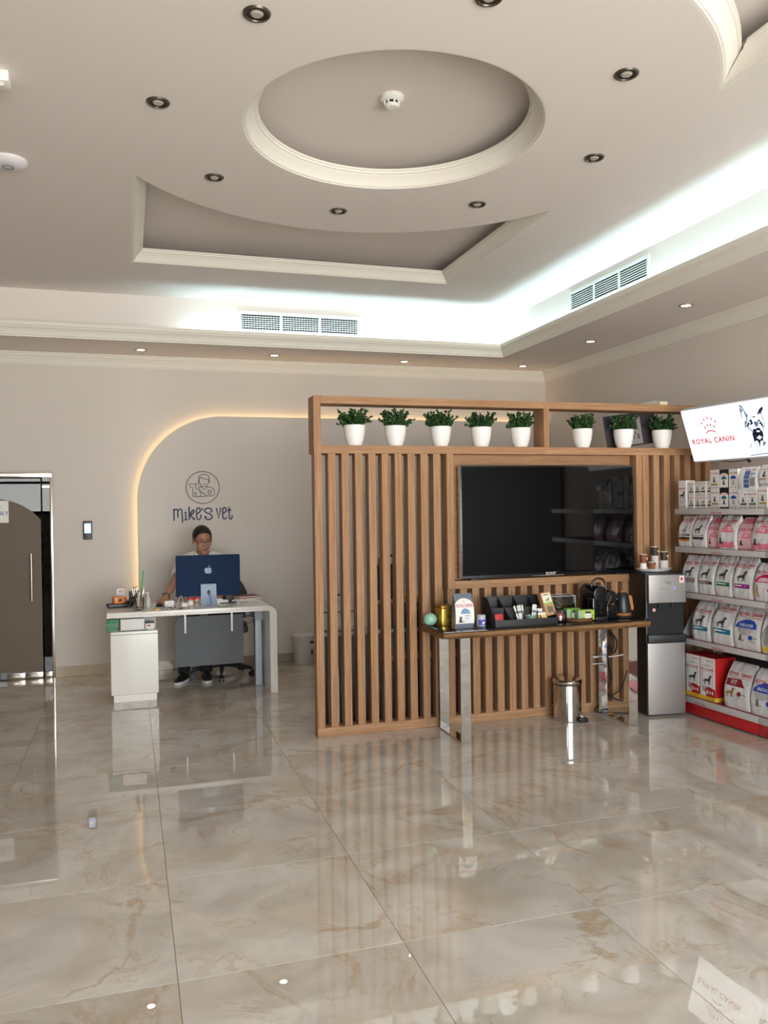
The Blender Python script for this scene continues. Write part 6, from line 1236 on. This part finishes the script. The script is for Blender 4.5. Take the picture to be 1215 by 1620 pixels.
# ------------------------------------------------------------------ the person at the desk
def person():
    SK = mat('skin', (160, 114, 87), 0.5, vary=((18, 18, 18), 0.08)); SHIRT = mat('shirt_white', (226, 224, 220), 0.75); TR = mat('trousers_black', (22, 22, 25), 0.8)
    HAIR = mat('hair_black', (14, 12, 12), 0.5, spec=0.35, bump=(90, 0.5)); LIPS = mat('lips', (124, 62, 58), 0.5); BROW = mat('brow', (30, 22, 20), 0.7)
    t = thing('person', 'seated person in a white polo shirt and glasses using a mouse behind the computer', 'person', (0.66, 7.86, 0))
    O = Vector((0.66, 7.86, 0)); V = lambda x, y, z: Vector((x, y, z))-O
    HM = Matrix.Translation(V(0.640, 7.640, 1.298)) @ Euler((math.radians(13), math.radians(-3), math.radians(8))).to_matrix().to_4x4() @ Matrix.Diagonal((1.05, 1.05, 1.05, 1))
    h = lambda x, y, z: HM @ Vector((x, y, z))
    b = MB()
    hd = MB()
    for c, r in (((0, 0.015, 0.03), (0.074, 0.092, 0.087)), ((0, -0.028, -0.030), (0.062, 0.060, 0.080)), ((0, -0.034, -0.072), (0.046, 0.046, 0.036)), ((0, -0.066, -0.097), (0.022, 0.018, 0.015)),
                 ((0.037, -0.060, -0.030), (0.025, 0.022, 0.026)), ((-0.037, -0.060, -0.030), (0.025, 0.022, 0.026)), ((0.029, -0.079, 0.019), (0.027, 0.008, 0.007)), ((-0.029, -0.079, 0.019), (0.027, 0.008, 0.007)),
                 ((0.013, -0.096, -0.035), (0.009, 0.010, 0.008)), ((-0.013, -0.096, -0.035), (0.009, 0.010, 0.008)), ((0, -0.086, -0.061), (0.024, 0.010, 0.007)), ((0, -0.084, -0.071), (0.020, 0.010, 0.007)),
                 ((0.077, 0.012, -0.008), (0.009, 0.019, 0.030)), ((-0.077, 0.012, -0.008), (0.009, 0.019, 0.030))): hd.ell(c, r, 20)
    hd.limb([(0, -0.082, 0.012), (0, -0.094, -0.012), (0, -0.108, -0.031)], [0.007, 0.008, 0.0105])
    hd.xf(HM); me = bpy.data.meshes.new('head'); hd.bm.to_mesh(me); hd.bm.free(); b.bm.from_mesh(me); bpy.data.meshes.remove(me)
    b.limb([h(0, 0.02, -0.05), V(0.648, 7.70, 1.16), V(0.650, 7.735, 1.08)], [0.052, 0.055, 0.070])
    b.limb([V(0.650, 7.75, 1.06), V(0.656, 7.80, 0.85), V(0.66, 7.86, 0.56)], [0.10, 0.11, 0.12])
    sh = {}
    arms = {'r': [V(0.470, 7.79, 1.085), V(0.402, 7.640, 0.945), V(0.302, 7.455, 0.812)], 'l': [V(0.838, 7.79, 1.085), V(0.905, 7.66, 0.91), V(0.79, 7.53, 0.80)]}
    for s, (a, e, w) in arms.items():
        b.limb([V(0.65, 7.76, 1.06), a], [0.07, 0.052]); m1 = a.lerp(e, 0.5)
        b.limb([a, m1, e], [0.052, 0.046, 0.038]); b.limb([e, e.lerp(w, 0.35), w], [0.038, 0.037, 0.025])
        d = (w-e).normalized(); d = Vector((d.x, d.y, d.z*0.35)).normalized(); side = d.cross(Vector((0, 0, 1))).normalized(); up = side.cross(d)
        k = w+d*0.085+up*-0.004
        b.limb([w, w+d*0.03], [0.025, 0.027])
        for q, (off, L, curl) in enumerate(((-0.029, 0.062, 0.9), (-0.010, 0.072, 1.0), (0.010, 0.067, 1.05), (0.029, 0.052, 1.15))):
            base = w+d*0.03+side*off*0.55; kn = k+side*off+up*(0.006 if q in (1, 2) else 0.0)-d*(0.006 if q == 3 else 0)
            j1 = kn+(d*0.82-up*0.30*curl)*L*0.46; j2 = j1+(d*0.55-up*0.62*curl).normalized()*L*0.30; j3 = j2+(d*0.35-up*0.75).normalized()*L*0.22
            b.limb([base, kn], [0.016, 0.0125]); b.limb([kn, j1, j2, j3], [0.0105, 0.0092, 0.0085, 0.0072], 10)
        th = side*(1 if s == 'l' else -1)*-1
        th = -side if s == 'r' else side
        th = th*(1 if (th.x > 0) == (s == 'r') else -1)          # thumb towards the body
        t0 = w+d*0.025+th*0.018-up*0.006; t1 = t0+(d*0.55+th*0.75-up*0.2).normalized()*0.036; t2 = t1+(d*0.9+th*0.2-up*0.3).normalized()*0.030; t3 = t2+(d*0.95-up*0.35).normalized()*0.020
        b.limb([t0, t1, t2, t3], [0.014, 0.0115, 0.0098, 0.008], 10); sh[s] = (w, d, up, side, k)
    legs = [(V(0.585, 7.84, 0.53), V(0.490, 7.47, 0.535), V(0.470, 7.800, 0.10), V(0.408, 7.66, 0.03)), (V(0.735, 7.84, 0.53), V(0.715, 7.47, 0.535), V(0.672, 7.79, 0.10), V(0.664, 7.645, 0.03))]
    for hp, kn, an, toe in legs:
        b.limb([V(0.66, 7.86, 0.56), hp, kn], [0.10, 0.075, 0.052]); b.limb([kn, kn.lerp(an, 0.35), an], [0.052, 0.05, 0.036])
    me = remesh(b, 0.0042, 2); me.materials.append(SK); body = link('body', me, t)
    # face details
    for s in (-1, 1):
        m = MB(); m.ell((s*0.030, -0.0765, -0.0005), (0.0135, 0.0095, 0.0045), 16); m.xf(HM); e = m.obj('eye', mat('eye_white', (196, 184, 174), 0.3), t)
        m = MB(); m.ell((s*0.030, -0.0832, -0.0020), (0.0056, 0.0035, 0.0032), 12); m.xf(HM); m.obj('iris', mat('eye_dark', (26, 18, 16), 0.2), e)
        m = MB(); m.tube([h(s*0.015, -0.0855, 0.002), h(s*0.030, -0.0880, 0.0045), h(s*0.044, -0.0790, 0.0015)], [0.0016, 0.0026, 0.0016], 6); m.obj('eyelash', BROW, t)
        m = MB(); m.tube([h(s*0.012, -0.090, 0.022), h(s*0.030, -0.0905, 0.029), h(s*0.050, -0.077, 0.022)], [0.0016, 0.0020, 0.0010], 6); m.obj('eyebrow', BROW, t)
    m = MB(); m.ell((0, -0.0885, -0.0622), (0.0205, 0.0088, 0.0050), 16); m.ell((0, -0.0868, -0.0698), (0.0180, 0.0092, 0.0056), 16); m.xf(HM); m.obj('lips', LIPS, t)
    # hair: pulled back over the skull with a knot behind
    m = MB(); m.ell((0, 0.016, 0.031), (0.0815, 0.099, 0.093), 48)
    bmesh.ops.bisect_plane(m.bm, geom=m.bm.verts[:]+m.bm.edges[:]+m.bm.faces[:], plane_co=(0, -0.070, 0.074), plane_no=(0, 0.127, 0.150), clear_inner=True)
    for v in [v for v in m.bm.verts if any(e.is_boundary for e in v.link_edges)]:
        if v.co.y < 0.03: v.co += Vector((0, 0.004, 0.006))*max(0, 1-(v.co.x/0.07)**2)+Vector((0, -0.004, -0.020))*max(0, (abs(v.co.x)-0.055)/0.025)
    r_ = bmesh.ops.extrude_face_region(m.bm, geom=list(m.bm.faces)); 
    for v in [g for g in r_['geom'] if isinstance(g, bmesh.types.BMVert)]: v.co = Vector((0, 0.016, 0.02))+(v.co-Vector((0, 0.016, 0.02)))*0.90
    m.ell((0, 0.118, 0.02), (0.038, 0.034, 0.036), 18); m.xf(HM); m.obj('hair', HAIR, t, ang=70)
    m = MB(); m.ell((-0.079, 0.002, -0.045), (0.004, 0.004, 0.006), 10); m.xf(HM); m.obj('earring', mat('earring_gold', (180, 140, 80), 0.3, metal=0.9), t)
    # glasses
    g = MB(); 
    for s in (-1, 1):
        g.tube([h(s*0.032+0.024*math.cos(a*math.pi/10), -0.094+0.010*abs(s*0.0+math.cos(a*math.pi/10))*0.4, -0.003+0.0165*math.sin(a*math.pi/10)) for a in range(20)], 0.0011, 5, closed=True)
        g.tube([h(s*0.056, -0.090, 0.004), h(s*0.074, -0.04, 0.004), h(s*0.079, 0.012, 0.002)], 0.0013, 5)
    g.tube([h(-0.009, -0.095, 0.0), h(0, -0.098, 0.003), h(0.009, -0.095, 0.0)], 0.0012, 5); g.obj('glasses', mat('glasses_frame', (96, 84, 78), 0.3, metal=0.6), t)
    # polo shirt
    s = MB()
    s.limb([V(0.651, 7.755, 1.075), V(0.655, 7.79, 0.92), V(0.658, 7.84, 0.72), V(0.66, 7.865, 0.57)], [0.118, 0.138, 0.135, 0.14], 20)
    s.limb([V(0.560, 7.775, 0.98), V(0.580, 7.82, 0.75)], [0.10, 0.09]); s.limb([V(0.745, 7.775, 0.98), V(0.735, 7.82, 0.75)], [0.10, 0.09])
    s.limb([V(0.470, 7.788, 1.088), V(0.56, 7.765, 1.120), V(0.648, 7.745, 1.135), V(0.74, 7.765, 1.120), V(0.838, 7.788, 1.088)], [0.066, 0.070, 0.076, 0.070, 0.066], 16)
    for k in ('r', 'l'):
        a, e, w = arms[k]; s.tube([a, a.lerp(e, 0.4), a.lerp(e, 0.80)], [0.066, 0.063, 0.066], 18)
    me = remesh(s, 0.008, 3)
    for p_ in [0]: pass
    me.materials.append(SHIRT); shirt = link('shirt', me, t)
    m = MB()
    for sd in (-1, 1):
        c = [V(0.648+sd*0.058, 7.735, 1.205), V(0.648+sd*0.066, 7.690, 1.185), V(0.648+sd*0.040, 7.645, 1.150), V(0.648+sd*0.006, 7.632, 1.125)]
        o_ = [V(0.648+sd*0.078, 7.740, 1.175), V(0.648+sd*0.092, 7.68, 1.150), V(0.648+sd*0.070, 7.628, 1.115), V(0.648+sd*0.030, 7.618, 1.090)]
        c, o_ = spline(c, 4), spline(o_, 4); up_ = Vector((0, -0.005, 0.006))
        m.rings([[p, q, q+up_, p+up_] for p, q in zip(c, o_)])
    m.tube(spline([V(0.590, 7.735, 1.195), V(0.610, 7.79, 1.205), V(0.648, 7.808, 1.21), V(0.690, 7.79, 1.205), V(0.706, 7.735, 1.195)], 4), 0.012, 8); m.obj('collar', SHIRT, shirt)
    # trousers and shoes
    p = MB()
    p.limb([V(0.60, 7.86, 0.555), V(0.72, 7.86, 0.555)], [0.125, 0.125], 18)
    for hp, kn, an, toe in legs: p.limb([hp, hp.lerp(kn, 0.5), kn], [0.098, 0.086, 0.068], 16); p.limb([kn, kn.lerp(an, 0.4)], [0.068, 0.066], 16); p.tube([kn.lerp(an, 0.4), an+Vector((0, 0, 0.0)), an+Vector((0, 0.003, -0.03))], [0.066, 0.055, 0.058], 16)
    me = remesh(p, 0.009, 3); me.materials.append(TR); link('trousers', me, t)
    for hp, kn, an, toe in legs:
        d = (toe-an); d.z = 0; d.normalize(); n = Vector((-d.y, d.x, 0)); heel = Vector((an.x, an.y, 0))-d*0.055; m = MB(); so = MB(); R1, R2 = [], []
        for q in range(15):
            f = q/14; L = 0.265; c = heel+d*L*f; wd = 0.034+0.012*math.sin(math.pi*min(1, f*1.05))+0.006*f; wd *= math.sqrt(max(0.02, 1-(max(0, f-0.78)/0.225)**2))*math.sqrt(max(0.05, 1-(max(0, 0.12-f)/0.125)**2))
            ht = 0.105-0.045*min(1, max(0, (f-0.25)/0.4))-0.022*max(0, (f-0.65)/0.35)**1.5
            R1.append([c+n*wd*math.cos(a)*(1-0.35*max(0, math.sin(a)))+Vector((0, 0, 0.022+max(0, math.sin(a))*(ht-0.022))) for a in [2*math.pi*i/18 for i in range(18)]])
            R2.append([c+n*(wd+0.003)*math.cos(a)+Vector((0, 0, 0.0005 if math.sin(a) < 0 else 0.024)) for a in [2*math.pi*(i+0.5)/12 for i in range(12)]])
        m.rings(R1); sho = m.obj('shoe', mat('shoe_black', (20, 20, 22), 0.55), t); so.rings(R2); so.obj('sole', mat('sole_white', (206, 204, 200), 0.6), sho)
    # wrist band
    w, d, up, side, k = sh['r']; m = MB(); cc = w-d*0.012
    m.tube([cc+(side*math.cos(a*math.pi/12)+up*math.sin(a*math.pi/12))*0.031+d*0.004*math.sin(a*math.pi/6) for a in range(24)], 0.0055, 8, closed=True); m.obj('bracelet', mat('bracelet_black', (18, 16, 18), 0.5), t)
    # mouse under the hand
    c = O+w+d*0.115; q = thing('computer_mouse', 'dark computer mouse under the hand on the desk', 'mouse', (c.x, c.y, DZT+0.0005), math.atan2(d.y, d.x))
    m = MB(); m.ell((0, 0, 0), (0.056, 0.031, 0.030), 24)
    for v in m.bm.verts: v.co.z = max(v.co.z, 0)
    m.obj('shell', BLACK, q); MB().box(0.02, 0.045, -0.004, 0.004, 0.018, 0.028, 0.002).obj('wheel', DGREY, q)
    q = thing('mouse_pad', 'black pad under the mouse', 'mouse pad', (c.x+0.0, c.y, DZT)); bpy.data.objects.remove(q)
person()

def computer_side():
    q = thing('keyboard', 'white keyboard in front of the seated person behind the computer', 'keyboard', (0.66, 7.50, DZT+0.0005)); MB().box(-0.14, 0.14, -0.055, 0.055, 0, 0.010, 0.003).obj('base', WHITE_M, q)
    kb = MB().box(-0.008, 0.008, -0.0075, 0.0075, 0.0, 0.004, 0.001, seg=1).mesh('key', WHITE)
    for i in range(14):
        for j in range(5): link('key', kb, q, (-0.124+0.019*i, -0.038+0.019*j, 0.0102))
computer_side()

# ------------------------------------------------------------------ behind the slats and behind the glass door
def behind():
    bk = mat('table_black', (24, 24, 26), 0.5)
    t = thing('back_counter', 'black counter with a grey top and a wooden rail close behind the slats', 'counter', (1.825, 5.83, 0))
    MB().box(-0.515, 0.52, -0.09, 0.115, 0.02, 0.655, 0.003).obj('cabinet', bk, t); MB().box(-0.50, 0.50, -0.07, 0.10, 0.001, 0.0195).obj('plinth', bk, t)
    MB().box(-0.522, 0.525, -0.10, 0.118, 0.656, 0.684, 0.003).obj('top', mat('table_grey', (150, 148, 146), 0.35), t)
    MB().box(-0.10, 0.52, -0.105, -0.0905, 0.455, 0.505, 0.002).obj('wooden_rail', wood('rack_wood', (172, 132, 92), 'x', 0.6, 40), t)
    t = thing('pet_carrier', 'pale grey rounded pet carrier on the counter behind the left slats', 'carrier', (1.465, 5.84, 0.6845))
    m = MB(); m.box(-0.145, 0.15, -0.085, 0.085, 0, 0.22, 0.04, seg=4); m.obj('shell', mat('carrier_grey', (178, 176, 174), 0.5), t); MB().box(-0.147, 0.152, -0.087, 0.087, 0.135, 0.146, 0.003).obj('seam_band', DGREY, t)
    MB().tube(spline([(-0.05, 0, 0.218), (-0.04, 0, 0.25), (0.04, 0, 0.25), (0.05, 0, 0.218)], 5), 0.008, 8).obj('handle', DGREY, t)
    t = thing('white_pole', 'white curved pole between the left slats and the black counter', 'pole', (1.395, 5.668, 0)); MB().tube(spline([(0.0, 0, 0.006), (0.0, 0, 0.25), (-0.003, 0.0, 0.42), (-0.016, 0.0, 0.55)], 8), 0.012, 10).obj('pole', WHITE_M, t); MB().lathe([(0, 0.001), (0.04, 0.001), (0.04, 0.006), (0, 0.008)], seg=20).obj('foot', WHITE_M, t)
    t = thing('cardboard_box', 'flat tan cardboard box on the counter under the black bag', 'box', (1.90, 5.84, 0.6845)); MB().box(-0.20, 0.20, -0.085, 0.085, 0, 0.185, 0.002).obj('carton', mat('carton_dark', (40, 34, 30), 0.6), t); MB().box(-0.201, 0.201, -0.086, 0.086, 0.1855, 0.212, 0.002).obj('lid', mat('kraft_lid', (172, 122, 78), 0.65), t)
    t = thing('black_bag', 'tall black carry bag standing on the cardboard box behind the slats', 'bag', (1.83, 5.84, 0.8975))
    m = MB(); m.box(-0.11, 0.11, -0.075, 0.075, 0, 0.25, 0.025, seg=3); m.obj('body', mat('bag_black', (20, 20, 22), 0.7), t); MB().tube(spline([(-0.06, 0, 0.245), (-0.05, 0, 0.31), (0.05, 0, 0.31), (0.06, 0, 0.245)], 6), 0.009, 8).obj('handle', BLACK, t)
    bl_ = mat('tag_white', (190, 188, 184), 0.6); MB().box(0.02, 0.07, -0.078, -0.0755, 0.06, 0.10, 0.001).obj('tag', bl_, t)
    t = thing('tall_houseplant', 'tall dark-leaved houseplant added behind the narrow glass pane in place of a reflection', 'plant', (-0.76, 9.15, 0))  # added here to stand in for a plant mirrored in the pane
    MB().lathe([(0, 0.001), (0.11, 0.001), (0.15, 0.34), (0.155, 0.36), (0.14, 0.36), (0.0, 0.33)], seg=28).obj('pot', mat('pot_brown', (96, 72, 56), 0.5), t)
    MB().tube([(0, 0, 0.33), (0.01, 0, 0.8), (-0.02, 0.01, 1.3)], [0.014, 0.011, 0.006], 8).obj('stem', mat('stem_brown', (80, 62, 44), 0.8), t)
    r = random.Random(5)
    for k in range(34):
        z = 0.66+0.72*k/34; a = k*2.4; L = r.uniform(0.14, 0.22); d = Vector((math.cos(a), math.sin(a), r.uniform(-0.1, 0.6))).normalized(); s = d.cross(Vector((0, 0, 1))).normalized(); n = s.cross(d); p0 = Vector((0, 0, z))
        m = MB(); rs = [[p0+d*L*f+s*wv*0.055-n*0.05*f*f, p0+d*L*f-n*(0.012+0.05*f*f)*1.0, p0+d*L*f-s*wv*0.055-n*0.05*f*f] for f, wv in ((0, 0.06), (0.25, 0.7), (0.55, 1.0), (0.8, 0.7), (1, 0.04))]
        m.rings(rs, (False, False), closed=False); m.obj('leaf', mat('leaf_houseplant', (34, 58, 34), 0.35), t)
behind()
